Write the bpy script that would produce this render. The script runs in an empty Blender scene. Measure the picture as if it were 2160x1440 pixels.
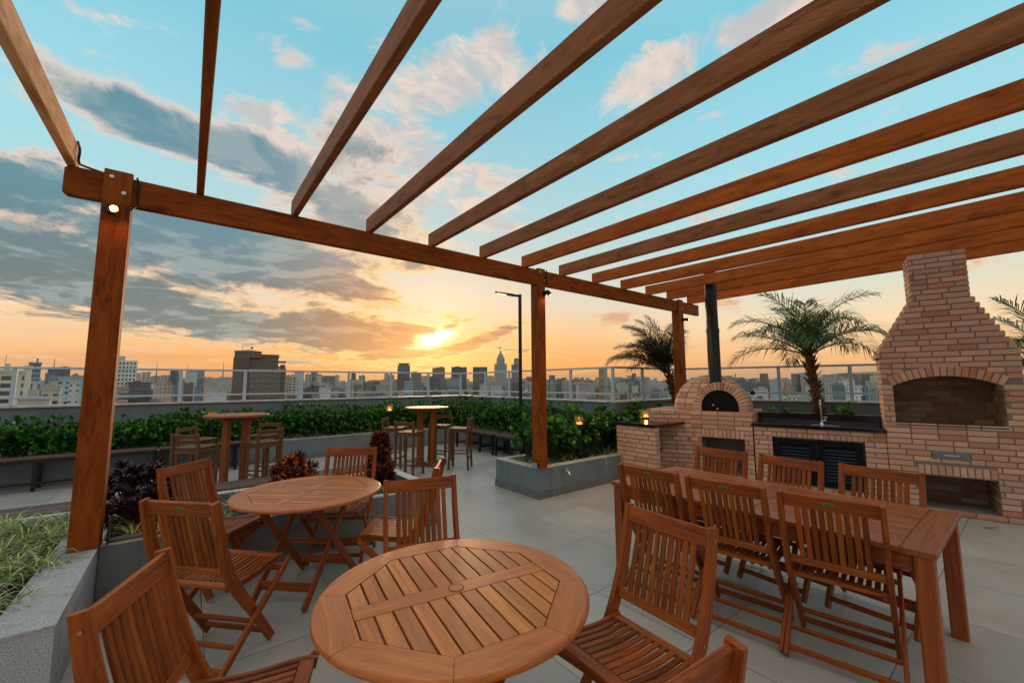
import bpy, math, random
from math import radians, sin, cos, tan, pi, atan2, hypot, sqrt
from mathutils import Vector, Matrix
random.seed(7)
S = bpy.context.scene
COL = S.collection

def lin(c, k=1.0):
    r = []
    for v in c[:3]:
        v = v / 255.0
        r.append((v / 12.92 if v <= 0.04045 else ((v + 0.055) / 1.055) ** 2.4) * k)
    return (r[0], r[1], r[2], 1.0)

# ------------------------------------------------------------------ camera
cam = bpy.data.cameras.new('camera')
cam.sensor_width = 36.0
cam.lens = 866.0 / 2160.0 * 36.0
cam.clip_start = 0.05
cam.clip_end = 60000
camo = bpy.data.objects.new('camera', cam)
COL.objects.link(camo)
_y, _p, _r = radians(38.2), radians(5.8), radians(-0.25)
_f = Vector((sin(_y) * cos(_p), cos(_y) * cos(_p), sin(_p)))
_rt = Vector((cos(_y), -sin(_y), 0))
_up = _rt.cross(_f)
_r2 = _rt * cos(_r) + _up * sin(_r)
_u2 = -_rt * sin(_r) + _up * cos(_r)
M = Matrix((_r2, _u2, -_f)).transposed().to_4x4()
M.translation = Vector((0, 0, 1.6))
camo.matrix_world = M
S.camera = camo
S.render.resolution_x, S.render.resolution_y = 1024, 682
S.view_settings.view_transform = 'Standard'
S.view_settings.look = 'None'
S.view_settings.gamma = 1.0
S.view_settings.use_curve_mapping = False
S.view_settings.exposure = 0.12
S.cycles.max_bounces = 7
S.cycles.diffuse_bounces = 3
S.cycles.glossy_bounces = 3
S.cycles.transmission_bounces = 4
S.cycles.transparent_max_bounces = 16
S.cycles.volume_bounces = 0
S.cycles.caustics_reflective = False
S.cycles.caustics_refractive = False
S.cycles.use_denoising = True

# ------------------------------------------------------------------ node helpers
class NT:
    def __init__(s, tree):
        s.t = tree; s.n = tree.nodes; s.l = tree.links
    def new(s, typ, **kw):
        n = s.n.new(typ)
        for k, v in kw.items(): setattr(n, k, v)
        return n
    def put(s, sock, v):
        if isinstance(v, bpy.types.NodeSocket): s.l.new(v, sock)
        else:
            if sock.type == 'RGBA' and not hasattr(v, '__len__'): v = (v, v, v, 1)
            elif sock.type == 'RGBA' and len(v) == 3: v = (*v, 1)
            elif sock.type == 'VECTOR' and not hasattr(v, '__len__'): v = (v, v, v)
            sock.default_value = v
    def m(s, op, a, b=0.0, c=0.0, clamp=False):
        n = s.new('ShaderNodeMath', operation=op, use_clamp=clamp)
        s.put(n.inputs[0], a); s.put(n.inputs[1], b); s.put(n.inputs[2], c)
        return n.outputs[0]
    def v(s, op, a, b=(0, 0, 0)):
        n = s.new('ShaderNodeVectorMath', operation=op)
        s.put(n.inputs[0], a); s.put(n.inputs[1], b)
        return n.outputs['Value'] if op in ('DOT_PRODUCT', 'LENGTH') else n.outputs[0]
    def mix(s, f, a, b, blend='MIX'):
        n = s.new('ShaderNodeMix', data_type='RGBA', blend_type=blend)
        s.put(n.inputs[0], f); s.put(n.inputs[6], a); s.put(n.inputs[7], b)
        return n.outputs[2]
    def ramp(s, f, stops, interp='LINEAR'):
        n = s.new('ShaderNodeValToRGB')
        e = n.color_ramp.elements
        n.color_ramp.interpolation = interp
        while len(e) > 1: e.remove(e[0])
        for i, (p, c) in enumerate(stops):
            x = e[0] if i == 0 else e.new(p)
            x.position = p
            x.color = c if hasattr(c, '__len__') else (c, c, c, 1)
        s.put(n.inputs[0], f)
        return n.outputs[0]
    def smooth(s, x, a, b):
        n = s.new('ShaderNodeMapRange', interpolation_type='SMOOTHSTEP')
        s.put(n.inputs[0], x); n.inputs[1].default_value = a; n.inputs[2].default_value = b
        return n.outputs[0]
    def noise(s, vec, scale, detail=4, rough=.55, dist=0.0):
        n = s.new('ShaderNodeTexNoise')
        s.put(n.inputs['Vector'], vec)
        n.inputs['Scale'].default_value = scale; n.inputs['Detail'].default_value = detail
        n.inputs['Roughness'].default_value = rough; n.inputs['Distortion'].default_value = dist
        return n.outputs[0]
    def sep(s, v):
        n = s.new('ShaderNodeSeparateXYZ'); s.put(n.inputs[0], v); return n.outputs
    def comb(s, x, y, z):
        n = s.new('ShaderNodeCombineXYZ')
        s.put(n.inputs[0], x); s.put(n.inputs[1], y); s.put(n.inputs[2], z); return n.outputs[0]

# ------------------------------------------------------------------ world sky (sunset with clouds)
SUN_AZ, SUN_EL = 27.4, 6.0
world = bpy.data.worlds.new('World')
S.world = world
world.use_nodes = True
# cloud banks in the sky: kind, azimuth, elevation, quadratic spread (aa, ae, ee), strength
BLOBS=[('D', -2.71, 25.83, 0.01118, 0.02134, 0.1973, 1.05),
('D', 8.63, 25.01, 0.02242, 0.06469, 0.1365, 0.8),
('D', -11.36, 11.77, 0.01735, -0.01363, 0.05954, 1.1),
('D', 2.78, 14.85, 0.00467, 0.005355, 0.0575, 1.1),
('D', 14.12, 12.76, 0.02074, 0.09733, 0.2993, 0.9),
('D', 0.59, 7.28, 0.009088, 0.05067, 0.2031, 1.15),
('D', 16.63, 6.41, 0.01097, 0.02093, 0.203, 1.2),
('D', 32.9, 5.67, 0.1508, -0.6444, 0.9047, 1.0),
('D', -12.67, 17.35, 0.0391, -0.04512, 0.1634, 0.85),
('D', 7.93, 36.52, 0.06091, 0.07423, 0.2612, 0.42),
('D', 16.43, 28.32, 0.01833, 0.004083, 0.03567, 0.62),
('D', 14.92, 21.5, 0.01044, 0.02293, 0.08079, 0.8),
('D', -7.78, 9.32, 0.01647, 0.01349, 0.187, 0.95),
('D', 38.86, 4.61, 0.06319, 0.03695, 3.573, 0.6),
('D', 49.26, 1.43, 0.05108, 0.1217, 6.663, 0.3),
('D', 22.06, 3.86, 0.03503, -0.2953, 1.708, 0.8),
('D', 26.46, 2.17, 0.03082, -0.03259, 4.902, 0.5),
('D', 36.87, 7.13, 0.2781, -0.8161, 0.9769, 0.7),
('D', 24.29, 15.87, 0.06789, 0.1178, 0.2616, 0.4),
('D', -8.87, 2.33, 0.05857, 1.003, 7.774, 0.4),
('D', 10.21, 2.61, 0.01635, -0.1759, 4.597, 0.5),
('D', 35.54, 13.69, 0.09102, 0.3628, 1.179, 0.3),
('D', 23.83, 7.6, 0.1012, 0.5326, 2.404, 0.9),
('D', 29.6, 7.73, 0.6949, -2.275, 3.236, 0.5),
('B', 29.9, 37.95, 0.01068, -0.01783, 0.06123, 1.05),
('B', 34.81, 40.92, 0.06153, -0.04329, 0.189, 0.8),
('B', 4.94, 30.5, 0.05525, -0.09817, 0.776, 1.0),
('B', 7.36, 28.75, 0.1077, 0.4733, 1.072, 0.95),
('B', 59.13, 37.19, 0.03295, -0.06706, 0.1396, 1.05),
('B', 73.07, 38.04, 0.02597, 0.08818, 0.2877, 1.05),
('B', 49.15, 44.2, 0.03726, 0.01806, 0.4251, 1.0),
('B', 25.99, 28.43, 0.02023, 0.04176, 0.07364, 0.9),
('B', 33.48, 23.36, 0.01681, 0.02861, 0.134, 0.8),
('B', -7.3, 33.98, 0.06076, -0.4249, 1.389, 0.6),
('B', -2.59, 34.73, 0.05469, -0.3659, 2.993, 0.6),
('B', 2.19, 24.47, 0.01717, -0.01459, 0.8377, 0.7),
('B', 21.53, 24.61, 0.02045, 0.02459, 0.05268, 0.75),
('B', 52.61, 8.63, 0.1714, -0.3141, 1.056, 1.0),
('B', 55.19, 11.29, 0.07165, 0.5147, 1.256, 0.75),
('B', 52.63, 28.93, 0.09716, -0.1216, 2.305, 0.6),
('B', 20.06, 10.62, 0.04863, 0.2374, 0.9791, 0.85),
('B', 13.59, 11.99, 0.04989, 0.5169, 1.899, 0.7),
('B', -12.98, 14.34, 0.09523, -0.05466, 1.007, 0.5),
('B', 58.01, 39.71, 0.5908, -0.1851, 2.376, 0.7),
('B', 38.96, 21.29, 0.06376, 0.102, 0.6572, 0.65),
('B', 65.49, 9.76, 0.1353, 0.3936, 1.112, 0.6),
('B', 36.87, 6.13, 0.2617, -0.9521, 1.414, 0.7),
('B', 28.16, 17.95, 0.02704, 0.07386, 0.1455, 0.6),
('B', 9.94, 39.59, 0.05445, -0.03876, 0.8754, 0.6),
('B', 45.06, 19.89, 0.06368, 0.1112, 1.335, 0.5),
('B', 13.17, 34.19, 0.08599, -0.04509, 0.1259, 0.5),
('B', 20.35, 40.05, 0.05284, -0.0622, 0.2128, 0.5)]

def build_world():
    N = NT(world.node_tree)
    N.n.clear()
    out = N.new('ShaderNodeOutputWorld'); bg = N.new('ShaderNodeBackground')
    N.l.new(bg.outputs[0], out.inputs[0])
    tc = N.new('ShaderNodeTexCoord')
    d = N.v('NORMALIZE', tc.outputs['Generated'])
    x, y, z = N.sep(d)
    az = N.m('MULTIPLY', N.m('ARCTAN2', x, y), 57.2958)
    el = N.m('MULTIPLY', N.m('ARCSINE', z), 57.2958)
    sd = (sin(radians(SUN_AZ)) * cos(radians(SUN_EL)), cos(radians(SUN_AZ)) * cos(radians(SUN_EL)), sin(radians(SUN_EL)))
    sa = N.m('MULTIPLY', N.m('ARCCOSINE', N.m('MINIMUM', N.v('DOT_PRODUCT', d, sd), .99999)), 57.2958)
    # physically based sky, low strength
    nis = N.new('ShaderNodeTexSky', sky_type='NISHITA')
    nis.sun_disc = False
    nis.sun_elevation = radians(SUN_EL); nis.sun_rotation = radians(SUN_AZ)
    nis.altitude = 760; nis.air_density = 1.2; nis.dust_density = 2.0; nis.ozone_density = 1.0
    # colour by elevation, near the sun's azimuth and away from it
    e = N.m('DIVIDE', N.m('MAXIMUM', el, 0.0), 60.0)
    near = N.ramp(e, [(0.0, lin((252, 136, 28))), (.045, lin((252, 154, 50))), (.10, lin((244, 182, 110))), (.18, lin((226, 206, 184))),
                      (.30, lin((192, 208, 206))), (.46, lin((158, 206, 216))), (.66, lin((126, 196, 214))), (.82, lin((150, 200, 212))), (1.0, lin((214, 208, 200)))])
    far = N.ramp(e, [(0.0, lin((250, 172, 102))), (.05, lin((253, 192, 130))), (.11, lin((252, 220, 176))), (.19, lin((214, 222, 206))),
                     (.30, lin((172, 220, 226))), (.46, lin((156, 216, 230))), (.66, lin((128, 202, 222))), (.82, lin((156, 206, 216))), (1.0, lin((218, 210, 200)))])
    daz = N.m('ABSOLUTE', N.m('SUBTRACT', az, SUN_AZ))
    sky = N.mix(N.smooth(daz, 8.0, 48.0), near, far)
    sky = N.mix(N.m('MULTIPLY', N.smooth(sa, 22.0, 2.0), .22), sky, lin((255, 214, 160)))
    sky = N.mix(N.smooth(daz, 75.0, 120.0), sky, N.mix(N.smooth(el, 2.0, 60.0), lin((214, 216, 224), .62), lin((226, 220, 214))))
    # soft banding near the horizon
    band = N.noise(N.comb(N.m('MULTIPLY', az, .035), N.m('MULTIPLY', el, .55), 3.1), 1.0, 4, .55)
    bm = N.m('MULTIPLY', N.smooth(el, 8.0, 1.0), N.m('MULTIPLY', N.smooth(band, .47, .66), .55))
    sky = N.mix(bm, sky, lin((222, 158, 116)))
    # blob fields
    fd = None; fb = None
    for t, ca, ce, qa, qb, qc, amp in BLOBS:
        da = N.m('SUBTRACT', az, ca); de = N.m('SUBTRACT', el, ce)
        q = N.m('MULTIPLY', N.m('MULTIPLY', da, da), qa)
        q = N.m('MULTIPLY_ADD', N.m('MULTIPLY', da, de), qb, q)
        q = N.m('MULTIPLY_ADD', N.m('MULTIPLY', de, de), qc, q)
        g = N.m('MULTIPLY', N.m('EXPONENT', N.m('MULTIPLY', q, -.9)), amp)
        if t == 'D': fd = g if fd is None else N.m('MAXIMUM', fd, N.m('MULTIPLY_ADD', fd, .3, g))
        else: fb = g if fb is None else N.m('MAXIMUM', fb, N.m('MULTIPLY_ADD', fb, .2, g))
    # cloud noise on a flat cloud deck seen in perspective
    zz = N.m('ADD', N.m('MAXIMUM', z, 0.0), .13)
    deck = N.comb(N.m('DIVIDE', x, zz), N.m('DIVIDE', y, zz), 1.7)
    wv = N.new('ShaderNodeTexNoise'); N.put(wv.inputs['Vector'], deck); wv.inputs['Scale'].default_value = 1.6; wv.inputs['Detail'].default_value = 3
    wob_ = N.v('SCALE', N.v('SUBTRACT', wv.outputs['Color'], (.5, .5, .5))); wob_.node.inputs[3].default_value = .5
    cv = N.v('ADD', deck, wob_)
    n1 = N.noise(cv, 2.1, 12, .62)
    n2 = N.noise(N.v('ADD', cv, (5.3, 2.1, 4.0)), 5.6, 11, .66)
    n3 = N.noise(N.v('ADD', cv, (2.2, 7.7, 1.0)), 4.0, 13, .70)
    behind = N.smooth(daz, 70.0, 110.0)      # loose cover in the part of the sky behind the terrace
    # dark cloud field
    dd = N.m('ADD', N.m('MULTIPLY', N.m('SUBTRACT', N.m('MULTIPLY_ADD', n1, .55, N.m('MULTIPLY', n2, .45)), .5), 5.2), N.m('MULTIPLY_ADD', fd, 1.75, -.38))
    bb = N.m('ADD', N.m('MULTIPLY', N.m('SUBTRACT', N.m('MULTIPLY_ADD', n3, .72, N.m('MULTIPLY', n2, .28)), .5), 5.2), N.m('MULTIPLY_ADD', fb, 1.60, -.45))
    bb = N.m('SUBTRACT', bb, N.m('MULTIPLY', behind, .2))
    # bright sunlit puffs
    warm = N.smooth(el, 26.0, 6.0)
    litc = N.mix(warm, lin((255, 226, 202)), lin((252, 196, 140)))
    shd = N.mix(warm, lin((196, 192, 192)), lin((214, 160, 126)))
    bcol = N.mix(N.m('MULTIPLY_ADD', N.smooth(n2, .42, .60), .65, N.m('MULTIPLY', N.smooth(bb, .7, .0), .35)), shd, litc)
    am = N.m('MULTIPLY', N.smooth(bb, .0, .75), .92)
    sky = N.mix(am, sky, bcol)
    # dark layers, peach at their thin edges, teal grey inside, brown towards the sun
    sfar = N.smooth(sa, 2.0, 26.0)
    inner = N.mix(sfar, lin((176, 104, 58)), lin((94, 112, 116)))
    inner2 = N.mix(N.smooth(el, 9.0, 22.0), inner, N.mix(N.smooth(az, 2.0, 16.0), lin((88, 138, 154)), lin((138, 148, 150))))
    mott = N.noise(N.v('ADD', cv, (1.1, 8.0, 2.0)), 3.4, 9, .62)
    inner3 = N.mix(N.m('MULTIPLY', N.smooth(mott, .47, .60), .62), inner2, N.mix(sfar, lin((224, 146, 84)), lin((160, 172, 172))))
    edge = N.mix(sfar, lin((255, 206, 120)), N.mix(N.smooth(el, 8, 24), lin((246, 200, 156)), lin((226, 208, 196))))
    dcol = N.mix(N.smooth(dd, .18, .85), edge, inner3)
    ad = N.m('MULTIPLY', N.smooth(dd, -.06, .42), .96)
    # the glow round the half hidden sun
    aa = N.m('SUBTRACT', az, SUN_AZ); ee = N.m('SUBTRACT', el, 6.15)
    rot = N.m('SUBTRACT', ee, N.m('MULTIPLY', aa, .42))
    q = N.m('ADD', N.m('MULTIPLY', N.m('MULTIPLY', aa, aa), .20), N.m('MULTIPLY', N.m('MULTIPLY', rot, rot), 1.3))
    q = N.m('MULTIPLY_ADD', N.m('SUBTRACT', n3, .5), 5.0, q)
    core = N.m('EXPONENT', N.m('MULTIPLY', q, -1.1))
    halo = N.m('EXPONENT', N.m('MULTIPLY', sa, -.34))
    wide = N.m('EXPONENT', N.m('MULTIPLY', sa, -.085))
    skyb = N.mix(ad, sky, dcol)
    add = N.v('SCALE', (1.0, .52, .12)); add.node.inputs[3].default_value = 1
    N.l.new(N.m('MULTIPLY', halo, .42), add.node.inputs[3])
    add2 = N.v('SCALE', (1.0, .62, .30)); N.l.new(N.m('MULTIPLY', wide, .04), add2.node.inputs[3])
    add3 = N.v('SCALE', (1.0, .80, .45)); N.l.new(N.m('MULTIPLY', N.m('MULTIPLY', core, N.m('SUBTRACT', 1.0, N.m('MULTIPLY', N.smooth(dd, .5, 1.0), .8))), 3.2), add3.node.inputs[3])
    tot = N.v('ADD', N.v('ADD', skyb, add), N.v('ADD', add2, add3))
    ns = N.v('SCALE', nis.outputs[0]); ns.node.inputs[3].default_value = 0.010
    tot = N.v('ADD', tot, ns)
    # below the horizon: hazy dusk ground tone
    tot = N.mix(N.smooth(el, -.2, -2.5), tot, lin((120, 112, 104)))
    N.l.new(tot, bg.inputs[0])
    bg.inputs[1].default_value = 0.94
build_world()

sun = bpy.data.lights.new('sun', 'SUN')
sun.energy = 1.3
sun.angle = radians(10)
sun.color = (1.0, .62, .34)
suno = bpy.data.objects.new('sun', sun); COL.objects.link(suno)
_sd = Vector((sin(radians(SUN_AZ)) * cos(radians(SUN_EL)), cos(radians(SUN_AZ)) * cos(radians(SUN_EL)), sin(radians(SUN_EL))))
suno.rotation_euler = _sd.to_track_quat('Z', 'Y').to_euler()

# ------------------------------------------------------------------ mesh helpers
class MB:
    """collects polygons, builds ONE mesh object; uv u runs along the grain (metres)"""
    def __init__(s): s.v = []; s.f = []; s.uv = []; s.mi = []
    def poly(s, pts, uvs=None, mi=0):
        b = len(s.v); s.v += [tuple(p) for p in pts]
        s.f.append(tuple(range(b, b + len(pts))))
        s.uv += list(uvs) if uvs else [(p[0], p[1]) for p in pts]
        s.mi.append(mi)
    def faces(s, verts, faces, uvf, mi=0):
        b = len(s.v); s.v += [tuple(p) for p in verts]
        for f in faces:
            s.f.append(tuple(b + i for i in f)); s.mi.append(mi)
            for i in f: s.uv.append(uvf(i, f))
    def box(s, c, size, rz=0.0, ch=0.0, mi=0, axes=None):
        """box with optional chamfered edges; axes = 3 unit vectors"""
        hx, hy, hz = size[0] / 2, size[1] / 2, size[2] / 2
        if axes is None:
            ax = (Vector((cos(rz), sin(rz), 0)), Vector((-sin(rz), cos(rz), 0)), Vector((0, 0, 1)))
        else: ax = axes
        c = Vector(c)
        L = max(range(3), key=lambda i: size[i]); off = random.random() * 50
        def uvl(l):
            o = [l[i] for i in range(3) if i != L]
            return (l[L] + off, o[0] + o[1] + off * .37)
        if ch <= 0:
            loc = [(i * hx, j * hy, k * hz) for i in (-1, 1) for j in (-1, 1) for k in (-1, 1)]
            fs = [(0, 1, 3, 2), (4, 6, 7, 5), (0, 4, 5, 1), (2, 3, 7, 6), (0, 2, 6, 4), (1, 5, 7, 3)]
        else:
            loc = []; idx = {}
            h = (hx, hy, hz)
            for i in (-1, 1):
                for j in (-1, 1):
                    for k in (-1, 1):
                        sg = (i, j, k)
                        for a in range(3):
                            p = [sg[t] * (h[t] - (0 if t == a else ch)) for t in range(3)]
                            idx[(i, j, k, a)] = len(loc); loc.append(tuple(p))
            fs = []
            for a in range(3):
                b_, c_ = (a + 1) % 3, (a + 2) % 3
                for sg in (-1, 1):
                    q = []
                    for (u, w) in ((-1, -1), (1, -1), (1, 1), (-1, 1)):
                        t = [0, 0, 0]; t[a] = sg; t[b_] = u; t[c_] = w
                        q.append(idx[(*t, a)])
                    if sg < 0: q.reverse()
                    fs.append(tuple(q))
                for u in (-1, 1):
                    for w in (-1, 1):       # edge parallel to axis a
                        t0 = [0, 0, 0]; t0[a] = -1; t0[b_] = u; t0[c_] = w
                        t1 = list(t0); t1[a] = 1
                        q = [idx[(*t0, b_)], idx[(*t1, b_)], idx[(*t1, c_)], idx[(*t0, c_)]]
                        if u * w > 0: q.reverse()
                        fs.append(tuple(q))
            for i in (-1, 1):
                for j in (-1, 1):
                    for k in (-1, 1):
                        q = [idx[(i, j, k, 0)], idx[(i, j, k, 1)], idx[(i, j, k, 2)]]
                        if i * j * k < 0: q.reverse()
                        fs.append(tuple(q))
        vs = [c + ax[0] * l[0] + ax[1] * l[1] + ax[2] * l[2] for l in loc]
        s.faces(vs, fs, lambda i, f: uvl(loc[i]), mi)
    def sweep(s, pts, side, t, w, ch=.003, mi=0, closed=False):
        """board along pts; side = direction of thickness t (unit), w = width across; w may be a list"""
        pts = [Vector(p) for p in pts]; side = Vector(side).normalized()
        n = len(pts); off = random.random() * 50
        ws = w if hasattr(w, '__len__') else [w] * n
        rings = []; us = []; acc = 0
        for i, p in enumerate(pts):
            a = pts[i - 1] if i > 0 else p; b = pts[i + 1] if i < n - 1 else p
            tg = (b - a).normalized(); up = side.cross(tg).normalized()
            if i: acc += (pts[i] - pts[i - 1]).length
            hw, ht = ws[i] / 2, t / 2
            c = min(ch, hw * .45, ht * .45)
            prof = [(ht, hw - c), (ht - c, hw), (-ht + c, hw), (-ht, hw - c), (-ht, -hw + c), (-ht + c, -hw), (ht - c, -hw), (ht, -hw + c)]
            rings.append([p + side * q[0] + up * q[1] for q in prof]); us.append(acc)
        per = [0, .0, t, t, t + ws[0], t + ws[0], 2 * t + ws[0], 2 * t + ws[0], 2 * t + 2 * ws[0]]
        vs = [v for r in rings for v in r]; fs = []
        for i in range(n - 1):
            for k in range(8):
                k2 = (k + 1) % 8
                fs.append((i * 8 + k, i * 8 + k2, (i + 1) * 8 + k2, (i + 1) * 8 + k))
        fs.append(tuple(range(7, -1, -1))); fs.append(tuple((n - 1) * 8 + k for k in range(8)))
        def uvf(i, f):
            r, k = divmod(i, 8)
            vv = per[k]
            if k == 0 and len(f) == 4 and any(j % 8 == 7 for j in f): vv = per[8]
            return (us[r] + off, vv + off * .41)
        s.faces(vs, fs, uvf, mi)
    def tube(s, pts, r, n=10, mi=0, cap=True):
        pts = [Vector(p) for p in pts]; rs = r if hasattr(r, '__len__') else [r] * len(pts)
        vs = []; prev = None; m = len(pts); acc = 0; us = []
        for i, p in enumerate(pts):
            a = pts[i - 1] if i > 0 else p; b = pts[i + 1] if i < m - 1 else p
            tg = (b - a).normalized()
            if prev is None:
                ref = Vector((0, 0, 1)) if abs(tg.z) < .9 else Vector((1, 0, 0))
                prev = tg.cross(ref).normalized()
            e1 = (prev - tg * prev.dot(tg)).normalized(); e2 = tg.cross(e1); prev = e1
            if i: acc += (pts[i] - pts[i - 1]).length
            us.append(acc)
            for k in range(n):
                an = 2 * pi * k / n
                vs.append(p + (e1 * cos(an) + e2 * sin(an)) * rs[i])
        fs = [(i * n + k, i * n + (k + 1) % n, (i + 1) * n + (k + 1) % n, (i + 1) * n + k) for i in range(m - 1) for k in range(n)]
        if cap: fs += [tuple(range(n - 1, -1, -1)), tuple((m - 1) * n + k for k in range(n))]
        s.faces(vs, fs, lambda i, f: (us[i // n], (i % n) / n * 6.28 * rs[i // n]), mi)
    def lathe(s, prof, c=(0, 0, 0), n=20, mi=0):
        """prof: list of (r, z)"""
        vs = [(c[0] + r * cos(2 * pi * k / n), c[1] + r * sin(2 * pi * k / n), c[2] + z) for r, z in prof for k in range(n)]
        fs = [(i * n + k, i * n + (k + 1) % n, (i + 1) * n + (k + 1) % n, (i + 1) * n + k) for i in range(len(prof) - 1) for k in range(n)]
        fs += [tuple(range(n - 1, -1, -1)), tuple((len(prof) - 1) * n + k for k in range(n))]
        s.faces(vs, fs, lambda i, f: ((i % n) * .05, prof[i // n][1]), mi)
    def prism(s, poly, z0, z1, ch=0.0, ang=0.0, mi=0, frame=None):
        """vertical prism of a convex ccw polygon; grain along ang; frame maps (x,y,z)->world"""
        n = len(poly); off = random.random() * 40
        cx = sum(p[0] for p in poly) / n; cy = sum(p[1] for p in poly) / n
        def inset(p):
            dx, dy = cx - p[0], cy - p[1]; L = hypot(dx, dy) or 1
            return (p[0] + dx / L * ch, p[1] + dy / L * ch)
        ca, sa = cos(ang), sin(ang)
        def uvp(p): return (p[0] * ca + p[1] * sa + off, -p[0] * sa + p[1] * ca + off * .3)
        if ch > 0: lv = [([inset(p) for p in poly], z0), (poly, z0 + ch), (poly, z1 - ch), ([inset(p) for p in poly], z1)]
        else: lv = [(poly, z0), (poly, z1)]
        vs = [(p[0], p[1], z) for pl, z in lv for p in pl]; m = len(lv)
        fs = [(i * n + k, i * n + (k + 1) % n, (i + 1) * n + (k + 1) % n, (i + 1) * n + k) for i in range(m - 1) for k in range(n)]
        fs += [tuple(range(n - 1, -1, -1)), tuple((m - 1) * n + k for k in range(n))]
        fr = frame or (lambda q: q)
        s.faces([fr(q) for q in vs], fs, lambda i, f: (uvp(vs[i])[0], uvp(vs[i])[1] + (vs[i][2] if len(f) == 4 else 0)), mi)
    def build(s, name, mats, parent=None, smooth=False):
        me = bpy.data.meshes.new(name)
        me.from_pydata(s.v, [], s.f)
        if not isinstance(mats, (list, tuple)): mats = [mats]
        for m in mats: me.materials.append(m)
        uv = me.uv_layers.new(name='UVMap')
        flat = [c for p in s.uv for c in p]
        uv.data.foreach_set('uv', flat)
        if len(mats) > 1: me.polygons.foreach_set('material_index', s.mi)
        if smooth: me.polygons.foreach_set('use_smooth', [True] * len(me.polygons))
        me.update()
        o = bpy.data.objects.new(name, me); COL.objects.link(o)
        if parent is not None: o.parent = parent
        return o

def tag(o, label=None, cat=None, group=None, kind=None):
    if label: o['label'] = label
    if cat: o['category'] = cat
    if group: o['group'] = group
    if kind: o['kind'] = kind
    return o
def thing(name, label, cat, loc=(0, 0, 0), rz=0.0, group=None):
    o = bpy.data.objects.new(name, None); o.empty_display_size = .1; COL.objects.link(o)
    o.location = loc; o.rotation_euler = (0, 0, rz)
    return tag(o, label, cat, group)
KIDS = {}
def kids(o): return [c for c in COL.objects if c.parent == o]
def dup(o, parent=None):
    c = o.copy(); COL.objects.link(c)
    if parent is not None: c.parent = parent
    for k in kids(o): dup(k, c)
    return c
def clip(poly, a, b, c):
    """keep the part of a convex polygon where a*x+b*y<=c"""
    out = []
    for i in range(len(poly)):
        p, q = poly[i], poly[(i + 1) % len(poly)]
        dp, dq = a * p[0] + b * p[1] - c, a * q[0] + b * q[1] - c
        if dp <= 0: out.append(p)
        if (dp < 0) != (dq < 0) and dp != dq:
            t = dp / (dp - dq); out.append((p[0] + (q[0] - p[0]) * t, p[1] + (q[1] - p[1]) * t))
    return out
# ------------------------------------------------------------------ materials
def mat(name):
    m = bpy.data.materials.new(name); m.use_nodes = True
    N = NT(m.node_tree); N.n.clear()
    out = N.new('ShaderNodeOutputMaterial'); b = N.new('ShaderNodeBsdfPrincipled')
    N.l.new(b.outputs[0], out.inputs[0])
    return m, N, b
def bump(N, b, h, dist=.002, strength=.5):
    n = N.new('ShaderNodeBump'); n.inputs['Strength'].default_value = strength; n.inputs['Distance'].default_value = dist
    N.put(n.inputs['Height'], h); N.l.new(n.outputs[0], b.inputs['Normal'])
def simple(name, col, rough=.5, metal=0.0, var=.0, vscale=20, bmp=0, spec=.5):
    m, N, b = mat(name)
    c = col if len(col) == 4 else (*col, 1)
    b.inputs['Roughness'].default_value = rough; b.inputs['Metallic'].default_value = metal
    b.inputs['Specular IOR Level'].default_value = spec
    tc = N.new('ShaderNodeTexCoord')
    if var or bmp:
        n = N.noise(tc.outputs['Object'], vscale, 5, .6)
        d = tuple(v * (1 - var) for v in c[:3]) + (1,); u = tuple(min(1, v * (1 + var)) for v in c[:3]) + (1,)
        N.l.new(N.ramp(n, [(.3, d), (.7, u)]), b.inputs['Base Color'])
        if bmp: bump(N, b, n, bmp)
    else: b.inputs['Base Color'].default_value = c
    return m
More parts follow.
